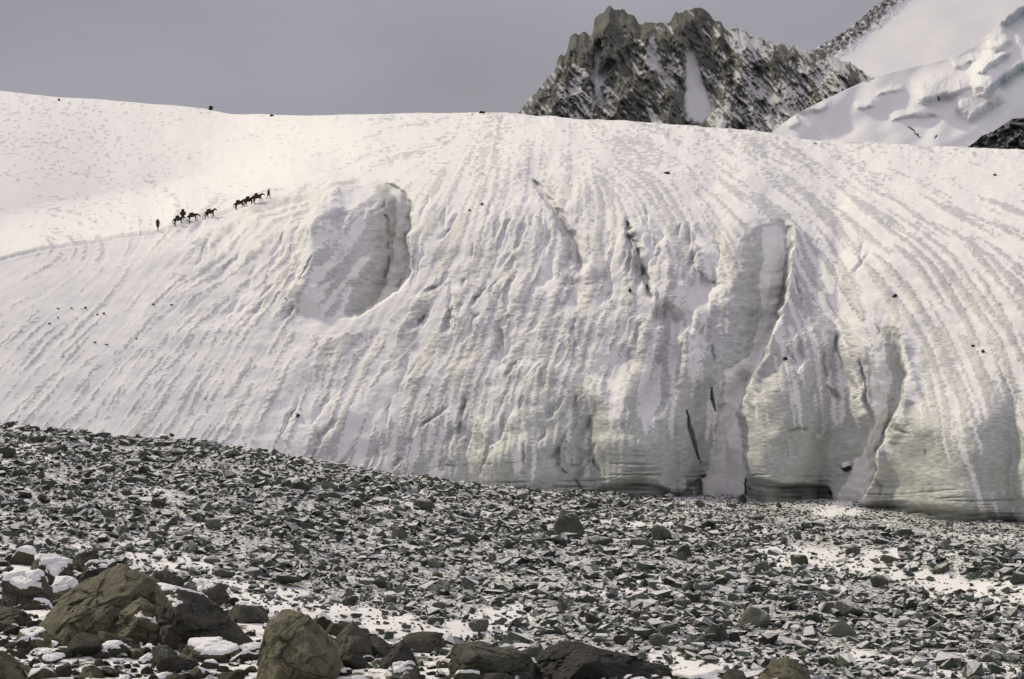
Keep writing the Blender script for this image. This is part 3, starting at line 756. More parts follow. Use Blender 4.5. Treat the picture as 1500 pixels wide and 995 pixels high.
for ln, w, A, g0 in (([(1338, 156), (1362, 152), (1390, 144), (1414, 138), (1428, 132)], 10, 11, .25), ([(1432, 116), (1450, 104), (1468, 92), (1490, 76)], 9, 13, .3),
                     ([(1448, 82), (1468, 78), (1490, 64)], 12, 12, .25), ([(1450, 152), (1458, 136), (1474, 122), (1500, 106), (1530, 92)], 15, 20, .75),
                     ([(1472, 46), (1484, 36), (1505, 20), (1530, 6)], 13, 16, .7), ([(1302, 100), (1330, 97), (1356, 88)], 6, 6, .1), ([(1166, 170), (1190, 166), (1220, 160)], 5, 5, .1),
                     ([(1420, 188), (1440, 172), (1462, 158), (1480, 150)], 16, 14, .4), ([(1160, 190), (1175, 180)], 5, 4, .1), ([(1230, 124), (1262, 118), (1292, 113)], 3, 3, 0), ([(1280, 142), (1312, 136), (1330, 134)], 3, 3, 0), ([(1395, 103), (1415, 97), (1432, 90)], 4, 4, .1), ([(1250, 160), (1285, 156)], 3, 3, 0), ([(1300, 178), (1350, 170), (1385, 172)], 4, 4, 0)):
    d, sd, t = pl_dist(IUw, IVw, ln)
    tp = sst(0, .2, t) * sst(1, .8, t)
    up = np.where(sd < 0, d, -d)
    g = np.where(up < 0, 0, np.where(up < w, sst(0, w, up), 1 - sst(w, w * 4.5, up)))
    IY += (-1.25 * A * g) * tp
    ig = np.maximum(ig, min(1, 1.4 * g0) * tp * sst(0, 3, up) * sst(w * 1.2, w * .7, up))
for ln in ([(1327, 184), (1340, 196), (1354, 202)], [(1374, 198), (1370, 204)], [(1374, 140), (1376, 151)]):
    d, _, t = pl_dist(IUw, IVw, ln); q = sst(1.7, .5, d) * sst(0, .3, t) * sst(1, .7, t); IY += 4 * q; ir = np.maximum(ir, .45 * q)
PI_ = close_back(proj(IU, IV, IY), ((30, 4), (200, 60)))
im = np.stack([ir, ig, ig * 0], -1); im = np.clip(np.concatenate([im, np.repeat(im[-1:], 2, 0)]), 0, 1)
icefall = obj('icefall', grid_mesh('icefall', PI_, M_FARSNOW, {'mask': im}))
tag(icefall, 'smooth hanging snow slope broken by blue-grey ice cliffs', kind='structure')

# dark spur at the right edge
su = np.arange(1395, 1760, 1.6)
ssil = kv(su, [(1395, 232), (1412, 217), (1428, 208), (1438, 198), (1455, 192), (1470, 182), (1482, 174), (1500, 171), (1560, 158), (1760, 120)]) + 1.6 * ridged(su / 8, su * 0 + .2, o=3, s=121)
st = np.linspace(0, 1, 60)[:, None]
SVv = 262 + (ssil[None] - 262) * st; SUu = np.broadcast_to(su, SVv.shape).copy()
SY = 820 + (262 - SVv) * 0.5 - 7 * ridged((SUu + SVv) / 26, (SVv - SUu) / 30, o=3, s=122) - 3 * fbm(SUu / 5, SVv / 5, o=3, s=123)
spur = obj('rocky_spur', grid_mesh('rocky_spur', close_back(proj(SUu, SVv, SY), ((8, 3), (60, 40))), M_SPUR))
tag(spur, 'dark rubble spur below the hanging snow slope', kind='structure')
#--STONES--
# ================================================================== STONES
def hull_planes(pts):
    bm = bmesh.new()
    vs = [bm.verts.new(p) for p in pts]
    r = bmesh.ops.convex_hull(bm, input=vs)
    bmesh.ops.delete(bm, geom=[v for v in bm.verts if not v.link_faces], context='VERTS')
    bmesh.ops.recalc_face_normals(bm, faces=bm.faces)
    bm.normal_update()
    bm.verts.index_update()
    V = np.array([v.co[:] for v in bm.verts]); T = [[v.index for v in f.verts] for f in bm.faces]
    Nn = np.array([f.normal[:] for f in bm.faces]); C = np.array([f.calc_center_median()[:] for f in bm.faces])
    bm.free()
    tri = []
    for f in T:
        for k in range(1, len(f) - 1): tri.append((f[0], f[k], f[k + 1]))
    return V, np.array(tri), Nn, C

_ico = {}
def ico(n):
    if n not in _ico:
        bm = bmesh.new(); bmesh.ops.create_icosphere(bm, subdivisions=n, radius=1.0)
        bm.verts.index_update()
        _ico[n] = (np.array([v.co[:] for v in bm.verts]), np.array([[v.index for v in f.verts] for f in bm.faces])); bm.free()
    return _ico[n]

def vnormals(V, T):
    fn = np.cross(V[T[:, 1]] - V[T[:, 0]], V[T[:, 2]] - V[T[:, 0]])
    n = np.zeros_like(V)
    for k in range(3): np.add.at(n, T[:, k], fn)
    return n / np.maximum(1e-9, np.linalg.norm(n, axis=1, keepdims=True))

def rock_verts(pts, sub, p=16, rough=0.03, seed=0, freq=2.2):
    """stone whose worn facets are those of the hull of pts"""
    pts = np.asarray(pts, float)
    c = 0.5 * (pts.min(0) + pts.max(0)); ex = 0.5 * (pts.max(0) - pts.min(0))
    _, _, Nn, C = hull_planes((pts - c) / ex)
    D, T = ico(sub)
    hgt_ = np.maximum((Nn * C).sum(1), 0.12)
    q = np.maximum(D @ Nn.T, 0) / hgt_
    r = (q ** p).sum(1) ** (-1.0 / p)
    V = D * r[:, None]
    S = V * ex / ex.max()
    k = rough * (1.3 * ridged(S[:, 0] * freq + seed, S[:, 1] * freq, S[:, 2] * freq + .37, o=4, s=131 + seed % 50) + 0.8 * fbm(S[:, 0] * freq * 3, S[:, 1] * freq * 3 + seed, S[:, 2] * freq * 3 + .21, o=3, s=132))
    if sub >= 4:    # broken chips: every cell of the surface is a small plane of its own
        rc = np.random.default_rng(seed + 500)
        for n_c, am in (((22, .03), (90, .016), (420, .007)) if sub >= 5 else ((20, .035), (70, .012))):
            C_ = rc.normal(size=(n_c, 3)); C_ /= np.linalg.norm(C_, axis=1, keepdims=True)
            W_ = D + 0.10 * np.stack([fbm(D[:, 0] * 3 + q, D[:, 1] * 3, D[:, 2] * 3 + .3, o=2, s=142) for q in (0., 7., 13.)], -1)
            near_ = np.argmax(W_ @ C_.T, axis=1)
            B_ = rc.normal(size=(n_c, 3)) * am * math.sqrt(n_c / 6.0); A_ = rc.normal(size=n_c) * am * .25
            k = k + A_[near_] + ((D - C_[near_]) * B_[near_]).sum(1)
    if sub >= 5:    # a couple of open joints across a big stone
        rj = np.random.default_rng(seed + 900)
        for _ in range(2):
            a = rj.normal(size=3); a /= np.linalg.norm(a)
            w = S @ a + 0.12 * fbm(S[:, 0] * 2, S[:, 1] * 2, S[:, 2] * 2 + .5, o=3, s=141) - rj.uniform(-.35, .35)
            k -= 0.035 * np.exp(-(w / 0.018) ** 2) - 0.02 * np.tanh(w / .03)
    V = V + D * k[:, None]
    return V * ex, c, T

def cap_mesh(name, V, T, thick, lo, hi, seed):
    n = vnormals(V, T)
    m = sst(lo, hi, n[:, 2] + 0.22 * fbm(V[:, 0] * 3 / thick / 12 + seed, V[:, 1] * 3 / thick / 12, V[:, 2] + .3, o=3, s=151))
    Q = V + np.array([0, 0, 1.0]) * (thick * m ** 0.6)[:, None] - n * (0.35 * thick * (1 - sst(0, .3, m)))[:, None]
    keep = m[T].max(1) > 0.03
    if keep.sum() < 12: return []
    T2 = T[keep]
    lab_ = np.arange(len(V))
    for _ in range(400):                                   # connected patches of snow
        mn = lab_[T2].min(1); new = lab_.copy()
        for k in range(3): np.minimum.at(new, T2[:, k], mn)
        new = new[new]
        if (new == lab_).all(): break
        lab_ = new
    best, res = lab_[T2[:, 0]], []
    for q in np.unique(best):
        T3 = T2[best == q]
        if len(T3) < max(14, 0.012 * len(T)): continue
        ids, inv = np.unique(T3, return_inverse=True)
        res.append(raw_mesh(name, Q[ids], inv.reshape(-1, 3), M_CAP, True, None, 3))
    return res

def rand_pts(r, n, flat=(0.55, 0.9)):
    a = r.normal(size=(n, 3)); a /= np.linalg.norm(a, axis=1, keepdims=True)
    a *= r.uniform(0.8, 1.0, (n, 1))
    return a * np.array([1.0, r.uniform(0.6, 0.95), r.uniform(*flat)])

# ---- the uncountable rubble of the moraine: one joined sheet of angular stones
rr = np.random.default_rng(17)
TPL = []
for k in range(36):
    V, T, _, _ = hull_planes(rand_pts(rr, int(rr.integers(8, 11)), (0.35, 0.85)))
    TPL.append((V, T))

patch_lines = [([(1120, 812), (1230, 820), (1310, 838), (1400, 858), (1520, 880)], 18, .6), ([(300, 868), (420, 880), (520, 905), (640, 930), (760, 900)], 26, .5), ([(180, 800), (330, 850)], 24, .4),
               ([(960, 960), (1080, 975)], 16, .5), ([(1215, 752), (1245, 730)], 13, .8), ([(1050, 715), (1060, 690)], 14, .8)]
def scatter(n, ymin, s_med, s_sig, s_lo, s_hi, right_far=None):
    y = np.sqrt(rr.uniform(ymin ** 2, 330 ** 2, n)); u = rr.uniform(-160, 1660, n)
    yt = np.interp(u, gu, y_toe)
    ok = y < yt + 2.5
    y, u = y[ok], u[ok]
    z = ground_z(u, y)
    pv_ = CY - z / y * F
    s = np.clip(s_med * np.exp(rr.normal(0, s_sig, len(y))), s_lo, s_hi)
    far = (y > np.interp(u, [1050, 1150, 1250, 1350, 1420, 1500, 1800], [262, 250, 240, 227, 217, 205, 180]) + 2) & (u > 980)
    keep = np.ones(len(y), bool)
    if right_far is not None:
        keep &= far == right_far
    ok = np.zeros(len(y))
    for ln, w, a in patch_lines:
        d, _, _ = pl_dist(u, pv_, ln); ok = np.maximum(ok, a * sst(w, w * .4, d))
    cl_ = fbm((u - CX) / F * y / 7, y / 7, o=3, s=161)
    s = s * (1 + 0.45 * cl_) * (1 - 0.5 * ok)
    keep &= rr.uniform(0, 1, len(y)) > ok * .72
    keep &= rr.uniform(0, 1, len(y)) < 0.75 + 0.9 * cl_
    keep &= (y > edge_y(u) + 40)
    return u[keep], y[keep], z[keep], s[keep]

def joined_stones(name, u, y, z, s, label):
    Vs, Ts, tone = [], [], []
    off = 0
    for k in range(len(u)):
        V, T = TPL[int(rr.integers(len(TPL)))]
        a = rr.uniform(0, 6.283); tl = rr.normal(0, .32); ta = rr.uniform(0, 6.283)
        M = Matrix.Rotation(ta, 3, 'Z') @ Matrix.Rotation(tl, 3, 'X') @ Matrix.Rotation(a, 3, 'Z')
        Q = (V * s[k]) @ np.array(M).T
        Q[:, 0] += (u[k] - CX) / F * y[k]; Q[:, 1] += y[k]; Q[:, 2] += z[k] + 0.22 * s[k]
        Vs.append(Q); Ts.append(T + off); off += len(Q)
        tone.append(np.full(len(Q), np.clip(1.0 + rr.normal(0, .36), .4, 2.1)))
    t = np.concatenate(tone); t3 = np.stack([t, t, t], -1)
    o = obj(name, raw_mesh(name, np.concatenate(Vs), np.concatenate(Ts), M_RUBBLE, False, {'tone': t3}, 3))
    return tag(o, label, 'rubble', kind='stuff')

u1, y1, z1, s1 = scatter(50000, 140, 0.35, 0.52, 0.13, 1.1, False)
u2, y2, z2, s2 = scatter(60000, 180, 0.20, 0.35, 0.10, 0.5, True)
u3, y3, z3, s3 = scatter(24000, 140, 0.20, 0.3, 0.1, 0.3, False)
joined_stones('rubble', np.concatenate([u1, u3]), np.concatenate([y1, y3]), np.concatenate([z1, z3]), np.concatenate([s1, s3]), 'dark angular rubble covering the moraine below the ice')
joined_stones('fine_rubble', u2, y2, z2, s2, 'finer grey rubble between the low snow-patched ridge and the ice cliff')

def ground_hit(u, v, ymin=95.0):
    ys = np.linspace(ymin, 335, 1400)
    z = ground_z(np.full_like(ys, u), ys)
    m = z >= (CY - v) / F * ys
    i = int(np.argmax(m)) if m.any() else len(ys) - 1
    return ys[i], z[i]

# ---- boulders on the moraine
BT = []
for k in range(26):
    V, c, T = rock_verts(rand_pts(rr, int(rr.integers(10, 17)), (0.5, 0.95)), 3, p=22, rough=0.045, seed=k, freq=1.6)
    BT.append(raw_mesh('boulder', V, T, M_BOULDER, False, None, 3))
def place(me, name, x, y, z, s, rz, sx=(1, 1, 1), tilt=0.0):
    o = obj(name, me)
    o.location = (x, y, z); o.scale = (s * sx[0], s * sx[1], s * sx[2]); o.rotation_euler = (tilt, tilt * .6, rz)
    return o

SPEC = [  # picture column, picture row of the foot, width in pixels, height ratio, label
    (836, 793, 66, .72, 'large rounded dark boulder standing alone on the rubble below the undercut ice'),
    (1247, 905, 58, .66, 'pointed dark boulder below the snow-patched ridge of rubble'),
    (1105, 922, 58, .62, 'broad brown peaked boulder in front of the pointed dark one'),
    (1230, 936, 62, .55, 'low humped boulder with pale stones around it, below the pointed dark one'),
    (560, 862, 34, .7, 'square grey-green block in the rubble behind the tall foreground boulder'),
    (572, 893, 26, 1.0, 'upright narrow block beside the square grey-green one'),
    (420, 860, 50, .6, 'flat-topped boulder with snow on its slanting top behind the dark cracked boulder'),
    (1290, 862, 44, .5, 'flat slab leaning out of the snow patch on the low ridge'),
    (1382, 840, 30, .7, 'dark blocky boulder on the snow patch of the low ridge'),
    (1250, 815, 26, .8, 'dark narrow stone sticking out of the snow patch crest'),
    (1305, 826, 28, .7, 'twin dark boulder on the snow patch crest'),
    (1495, 857, 30, .9, 'pale round boulder at the end of the snow-patched ridge'),
    (880, 800, 40, .5, 'flat boulder leaning beside the large rounded dark boulder'),
    (970, 792, 40, .6, 'pale angular boulder right of the large rounded dark boulder'),
    (935, 806, 36, .7, 'block of the boulder cluster beyond the large rounded dark boulder'),
    (1170, 830, 34, .6, 'smooth oval boulder at the start of the snow-patched ridge'),
    (345, 672, 22, .8, 'dark boulder standing up from the mound crest against the smooth snow'),
    (253, 668, 32, .6, 'wide dark boulder on the mound crest against the smooth snow'),
    (6, 672, 34, .9, 'large dark boulder at the end of the rubble mound'),
    (440, 722, 34, .8, 'block on the shoulder of the rubble mound below the fluted ice'),
    (585, 790, 28, .8, 'dark triangular boulder in the middle of the rubble'),
    (685, 798, 40, .55, 'low dark boulder in the middle of the rubble'),
    (620, 748, 30, .8, 'dark boulder on the low end of the rubble mound by the ice foot'),
    (700, 925, 36, .7, 'brown boulder in the rubble behind the grey-green foreground slab'),
    (870, 918, 36, .8, 'pale cubic boulder in the rubble behind the black foreground boulder'),
    (960, 950, 30, .8, 'grey boulder in the snowy gravel behind the black foreground boulder')]
taken = []
r0 = np.random.default_rng(5)
V, c, T = rock_verts(rand_pts(r0, 26, (.85, .95)), 4, p=18, rough=.035, seed=5)
BT[0] = raw_mesh('boulder', V, T, M_BOULDER, False, None, 3)
for k, (u, v, w, ra, lab) in enumerate(SPEC):
    y, z = ground_hit(u, v)
    s = w / F * y * (0.56 if k == 0 else 0.6)
    o = place(BT[k], 'boulder', (u - CX) / F * y, y + s * .4, z + s * ra * 0.45, s, 0.3 * (k % 5) - .6, (1.0, .9, ra / 0.72), 0.08)
    tag(o, lab, 'boulder')
    taken.append((u, v))
REG = [(lambda u, y, v: u < 520 and y > 225, 'dark angular boulder along the crest of the rubble mound below the snow slope', 'boulders on the mound crest', 70),
       (lambda u, y, v: u < 640 and y <= 225, 'grey boulder on the sloping side of the rubble mound', 'boulders on the mound side', 60),
       (lambda u, y, v: 520 <= u < 1150 and y > 205, 'grey boulder on the rubble flat below the undercut ice cliff', 'boulders on the rubble flat', 80),
       (lambda u, y, v: u >= 640 and y <= 205, 'grey boulder between the terrace edge and the low snow-patched ridge', 'boulders in the rubble hollow', 70)]
bi = 0
for test, lab, grp, n in REG:
    c = 0; tries = 0
    while c < n and tries < 6000:
        tries += 1
        if tries == 1:
            if grp == 'boulders on the mound crest': cu, cy_ = rr.uniform(-20, 520, 6001), rr.normal(268, 9, 6001)
            else: cu, cy_ = rr.uniform(-20, 1520, 6001), np.sqrt(rr.uniform(150 ** 2, 300 ** 2, 6001))
            cz = ground_z(cu, cy_)
        u, y = float(cu[tries]), float(cy_[tries])
        if y > np.interp(u, gu, y_toe) - 4 or not test(u, y, 0): continue
        z = float(cz[tries]); v = CY - z / y * F
        if v > 1005 or (v > np.interp(u, [0, 100, 250, 330, 400, 600, 850, 1000], [810, 812, 832, 868, 888, 945, 985, 1010])) : continue
        if any((u - a) ** 2 + (v - b) ** 2 < 40 ** 2 for a, b in taken[:26]): continue
        if any((u - a) ** 2 + (v - b) ** 2 < 15 ** 2 for a, b in taken[26:]): continue
        taken.append((u, v))
        s = float(np.clip(0.72 * math.exp(rr.normal(0, .28)), .5, 1.35))
        o = place(BT[bi % len(BT)], 'boulder', (u - CX) / F * y, y, z + s * .25, s, rr.uniform(0, 6.28), (1, rr.uniform(.7, 1), rr.uniform(.65, 1.05)), rr.normal(0, .2))
        rz_ = o.scale[2] / s
        shp = 'flat' if rz_ < .76 else ('blocky' if rz_ > .93 else 'rounded')
        siz = 'large' if s > .86 else ('small' if s < .62 else 'middling')
        tag(o, siz + ' ' + shp + ' ' + lab, 'boulder', grp); bi += 1; c += 1

# ---- stones lying on the glacier
GT = []
for k in range(8):
    V, c, T = rock_verts(rand_pts(rr, 12, (0.6, 0.95)), 3, p=22, rough=0.04, seed=40 + k, freq=1.6)
    GT.append(raw_mesh('stone', V, T, M_BLACK, False, None, 3))
ONICE = [(309, 161, 11, .85, 'black angular boulder perched on the glacier crest against the sky'), (87, 148, 6, .8, 'small black stone near the crest of the left snow slope'),
         (398, 171, 9, .6, 'low black stone on the crest beyond the pack horses'), (707, 166, 14, .45, 'flat dark boulder on the crest left of the rock peak'),
         (977, 255, 14, .5, 'dark flat stone on the bright snow above the open crevasse'), (1310, 434, 11, .6, 'dark stone on the snow beside the top of the right gully'),
         (436, 611, 13, .6, 'dark stone lying on the snow above the fluted ice'), (427, 607, 5, .9, 'small dark stone beside the one above the fluted ice'),
         (922, 428, 8, 1.0, 'round grey stone beside the open crevasse'), (1151, 527, 10, .6, 'dark stone stuck in broken ice right of the large chute'),
         (706, 300, 6, 1.0, 'small round dark stone on the striped ice left of the stepped groove'), (688, 308, 8, .5, 'flat dark stone on the striped ice left of the stepped groove'),
         (1426, 508, 7, .7, 'smaller dark stone of the pair on the far right ice'), (1441, 516, 9, .7, 'larger dark stone of the pair on the far right ice'),
         (1457, 257, 9, .5, 'flat dark stone on the bright crest snow before the dark spur'), (1195, 212, 6, .5, 'tiny dark stone on the crest below the hanging snow slope')]
for k, (u, v, w, ra, lab) in enumerate(ONICE):
    p, n = glacier_point(u, v)
    s = w / F * p.y * 0.55
    o = place(GT[k % 8], 'stone', p.x, p.y, p.z + s * ra * .35, s, k * 1.3, (1, .9, ra / .75), .1); tag(o, lab, 'stone')
for k, (u, v, w) in enumerate([(85, 452, 5), (105, 452, 6), (125, 452, 7), (143, 462, 6), (152, 460, 8), (85, 466, 5), (72, 474, 5), (47, 490, 4), (139, 502, 7), (157, 505, 6), (200, 497, 6), (225, 447, 8), (252, 447, 6), (300, 584, 5), (419, 437, 4), (93, 523, 4), (192, 496, 4), (420, 668, 4), (485, 519, 3)]):
    p, n = glacier_point(u, v); s = w / F * p.y * 0.5
    o = place(GT[(k + 3) % 8], 'stone', p.x, p.y, p.z + s * .2, s, k * 2.1, (1.2, .9, .7), .1)
    tag(o, 'tiny dark stone scattered on the snow slope below the trail', 'stone', 'stones below the trail')
for (u, v, w, ra, lab) in ((1240, 692, 19, .85, 'dark block with a pointed snow cap wedged at the foot of the right gully'), (1218, 724, 11, .9, 'dark stone on the snow fan at the foot of the right gully')):
    p, n = glacier_point(u, v); s = w / F * p.y * .55
    V, c, T = rock_verts(rand_pts(rr, 11, (.75, .95)) * np.array([1, .9, ra / .8]), 4, p=24, rough=.03, seed=77)
    o = obj('boulder', raw_mesh('boulder', V * s, T, M_BLACK, False, None, 3)); o.location = (p.x, p.y - .2, p.z + s * .5); tag(o, lab, 'boulder')
    if w > 15:
        cp = cap_mesh('snow_cap', V * s, T, .55, .45, .8, 3)
        for m_ in cp: obj('snow_cap', m_, o)

# ================================================================== FOREGROUND
def outline_pts(poly, Y, thick, seed):
    r = np.random.default_rng(seed)
    Q = np.array([((u - CX) / F * Y, 0.0, (CY - v) / F * Y) for u, v in poly])
    c = Q.mean(0); sp_ = np.ptp(Q, axis=0)
    fs = Q[r.permutation(len(Q))[:4]]
    fr = c + (fs - c) * r.uniform(.15, .75, (4, 1)); fr[:, 1] -= thick * r.uniform(.3, .7, len(fr)); fr[:, 2] -= .05 * sp_[2]
    bs = Q[r.permutation(len(Q))[:4]]
    bk = c + (bs - c) * r.uniform(.4, .85, (4, 1)); bk[:, 1] += thick * r.uniform(.4, .8, len(bk)); bk[:, 2] -= .1 * sp_[2]
    Q[:, 1] += r.uniform(-.28, .28, len(Q)) * thick
    low = np.array([[c[0] - .42 * sp_[0], -.45 * thick, 0], [c[0] + .42 * sp_[0], -.45 * thick, 0], [c[0] + .3 * sp_[0], .5 * thick, 0], [c[0] - .3 * sp_[0], .5 * thick, 0]])
    low[:, 2] = Q[:, 2].min() - .12 * sp_[2]
    P_ = np.concatenate([Q, fr, bk, low]); P_[:, 1] += Y
    return P_

def near_rock(poly, Y, thick, mat, label, seed, cap=None, sub=None, rough=.02):
    if sub is None: sub = 6 if max(u for u, _ in poly) - min(u for u, _ in poly) > 115 else 5
    Y = 3.93 * F / (min(max(v for _, v in poly), 1004) - 6 - CY)          # its foot stands on the terrace
    V, c, T = rock_verts(outline_pts(poly, Y, thick, seed), sub, p=160, rough=rough, seed=seed)
    o = obj('boulder', raw_mesh('boulder', V, T, mat, True, None, 3)); o.location = c
    tag(o, label, 'boulder')
    if cap:
        cm = cap_mesh('snow_cap', V, T, cap[0], cap[1], cap[2], seed)
        for m_ in cm: obj('snow_cap', m_, o)
    return o

NEAR = [
 ([(60, 914), (88, 886), (119, 855), (141, 844), (176, 827), (200, 833), (222, 842), (232, 856), (236, 896), (215, 940), (130, 938), (92, 928)], 33.0, 1.5, M_NEAR, 'huge olive-brown peaked boulder, the largest on the terrace', None),
 ([(150, 935), (178, 890), (205, 874), (222, 893), (252, 910), (306, 935), (292, 950), (190, 950)], 31.6, .8, M_NEAR, 'brown wedge-shaped slab leaning against the largest boulder', (.02, .86, 1.0)),
 ([(230, 856), (262, 860), (297, 874), (330, 905), (374, 940), (368, 952), (300, 950), (236, 910)], 33.4, 1.1, M_NEARDK, 'dark bluish cracked boulder between the largest boulder and the tall one', (.02, .88, 1.0)),
 ([(374, 990), (385, 940), (394, 906), (408, 894), (430, 895), (452, 904), (476, 930), (491, 955), (500, 985), (503, 1015), (375, 1015)], 29.0, 1.0, M_NEAR, 'tall olive-brown boulder with a square top beside the terrace edge', None),
 ([(488, 942), (500, 925), (516, 909), (542, 930), (548, 962), (530, 975), (498, 975)], 30.0, .6, M_NEARDK, 'dark pointed block behind the tall square-topped boulder', None),
 ([(538, 932), (556, 932), (574, 946), (584, 968), (545, 970)], 30.4, .5, M_NEARDK, 'striped dark slab next to the pointed block', None),
 ([(556, 972), (576, 950), (591, 940), (604, 955), (614, 976), (590, 990), (565, 985)], 28.8, .4, M_BLACK, 'black triangular stone on the snow beside the striped slab', None),
 ([(553, 1000), (575, 975), (600, 970), (615, 978), (612, 1005), (560, 1010)], 27.4, .4, M_NEARGREEN, 'grey-green wedge below the black triangular stone', (.03, .75, .95)),
 ([(656, 980), (660, 952), (668, 943), (692, 941), (730, 954), (774, 961), (786, 975), (782, 1005), (660, 1005)], 27.0, .7, M_NEARGREEN, 'flat grey-green slab beside the black boulder', None),
 ([(766, 1010), (790, 972), (808, 953), (838, 945), (872, 948), (900, 961), (932, 966), (958, 974), (984, 980), (988, 1012)], 26.0, 1.0, M_BLACK, 'big black boulder with a rusty face at the terrace edge', None),
 ([(1104, 1010), (1120, 985), (1136, 970), (1155, 964), (1176, 976), (1200, 1010)], 26.0, .6, M_NEAR, 'brown peaked boulder standing apart at the end of the terrace', None),
 ([(978, 1008), (985, 988), (1010, 983), (1050, 982), (1072, 992), (1074, 1010)], 25.6, .6, M_NEARDK, 'low flat dark boulder beside the big black one', (.03, .8, .98)),
 ([(4, 868), (6, 848), (20, 840), (68, 844), (76, 868), (66, 888), (28, 890)], 36.0, .8, M_NEARDK, 'dark block with a thick flat snow cap, the lower of two', (.075, .66, .86)),
 ([(40, 838), (46, 822), (60, 816), (100, 827), (105, 846), (82, 856), (52, 850)], 38.5, .8, M_NEARDK, 'dark block with a thick flat snow cap, the upper of two', (.075, .66, .86)),
 ([(72, 868), (80, 852), (100, 850), (117, 858), (112, 872), (85, 874)], 36.8, .5, M_NEARDK, 'small stone with a rounded snow cap beside the two snow-capped blocks', (.075, .6, .85)),
 ([(104, 834), (106, 820), (118, 810), (138, 806), (146, 814), (130, 832), (112, 838)], 39.5, .5, M_NEARDK, 'dark leaning oval stone behind the largest boulder', None),
 ([(118, 842), (124, 828), (136, 822), (172, 821), (178, 834), (160, 846), (124, 850)], 38.0, .6, M_NEARDK, 'low dark stone with a snowy rim behind the largest boulder', (.03, .75, .95)),
 ([(218, 850), (228, 836), (246, 835), (270, 852), (262, 868), (226, 866)], 37.0, .5, M_NEARDK, 'dark slanting stone behind the largest boulder, by the dark cracked one', None),
 ([(272, 872), (280, 852), (326, 853), (336, 872), (320, 886), (282, 886)], 36.2, .6, M_NEARDK, 'dark rough boulder with one snowy ledge behind the dark cracked one', (.04, .85, 1.0)),
 ([(330, 898), (350, 884), (372, 888), (384, 900), (370, 912), (336, 912)], 34.0, .5, M_NEARDK, 'dark stone in the gap between the dark cracked boulder and the tall one', (.03, .8, .97)),
 ([(-30, 1015), (-30, 950), (4, 952), (22, 966), (50, 985), (58, 1015)], 26.0, .7, M_NEAR, 'brown boulder sloping down into the stones, at the bare end of the terrace', (.02, .88, 1.0)),
 ([(-20, 918), (-10, 892), (20, 890), (34, 894), (52, 912), (30, 922)], 33.5, .6, M_NEARDK, 'dark stone below the snow-capped blocks', None),
 ([(138, 948), (142, 926), (156, 924), (190, 936), (210, 950), (208, 962), (150, 958)], 29.8, .5, M_NEARDK, 'dark rectangular block in front of the largest boulder', None),
 ([(220, 962), (225, 946), (246, 944), (258, 958), (256, 975), (224, 976)], 28.8, .35, M_NEARGREEN, 'rounded grey-green stone in front of the wedge-shaped slab', None),
 ([(84, 944), (88, 932), (100, 928), (112, 932), (114, 948), (96, 952)], 30.2, .3, M_NEAR, 'small brown cube of stone on the snow in front of the largest boulder', None),
 ([(22, 942), (28, 925), (50, 920), (70, 922), (85, 938), (70, 950), (36, 952)], 30.6, .5, M_NEAR, 'pair-like rust-brown stone on the snow near the small cube', (.02, .85, 1.0)),
 ([(265, 962), (275, 940), (320, 938), (352, 950), (345, 968), (290, 975)], 29.6, .6, M_NEAR, 'long rust-brown slab below the dark cracked boulder', (.03, .78, .97)),
 ([(112, 995), (120, 978), (134, 972), (150, 980), (156, 1000), (130, 1010)], 26.8, .35, M_NEAR, 'brown ridge-backed stone at the snowy front of the terrace', (.02, .85, 1.0)),
 ([(398, 992), (400, 968), (412, 962), (426, 970), (438, 995), (420, 1005)], 27.6, .3, M_NEAR, 'rusty pointed stone leaning on the tall square-topped boulder', None),
]
for k, (poly, Y, th, mat, lab, cap) in enumerate(NEAR):
    near_rock(poly, Y, th, mat, lab, 200 + k, cap)

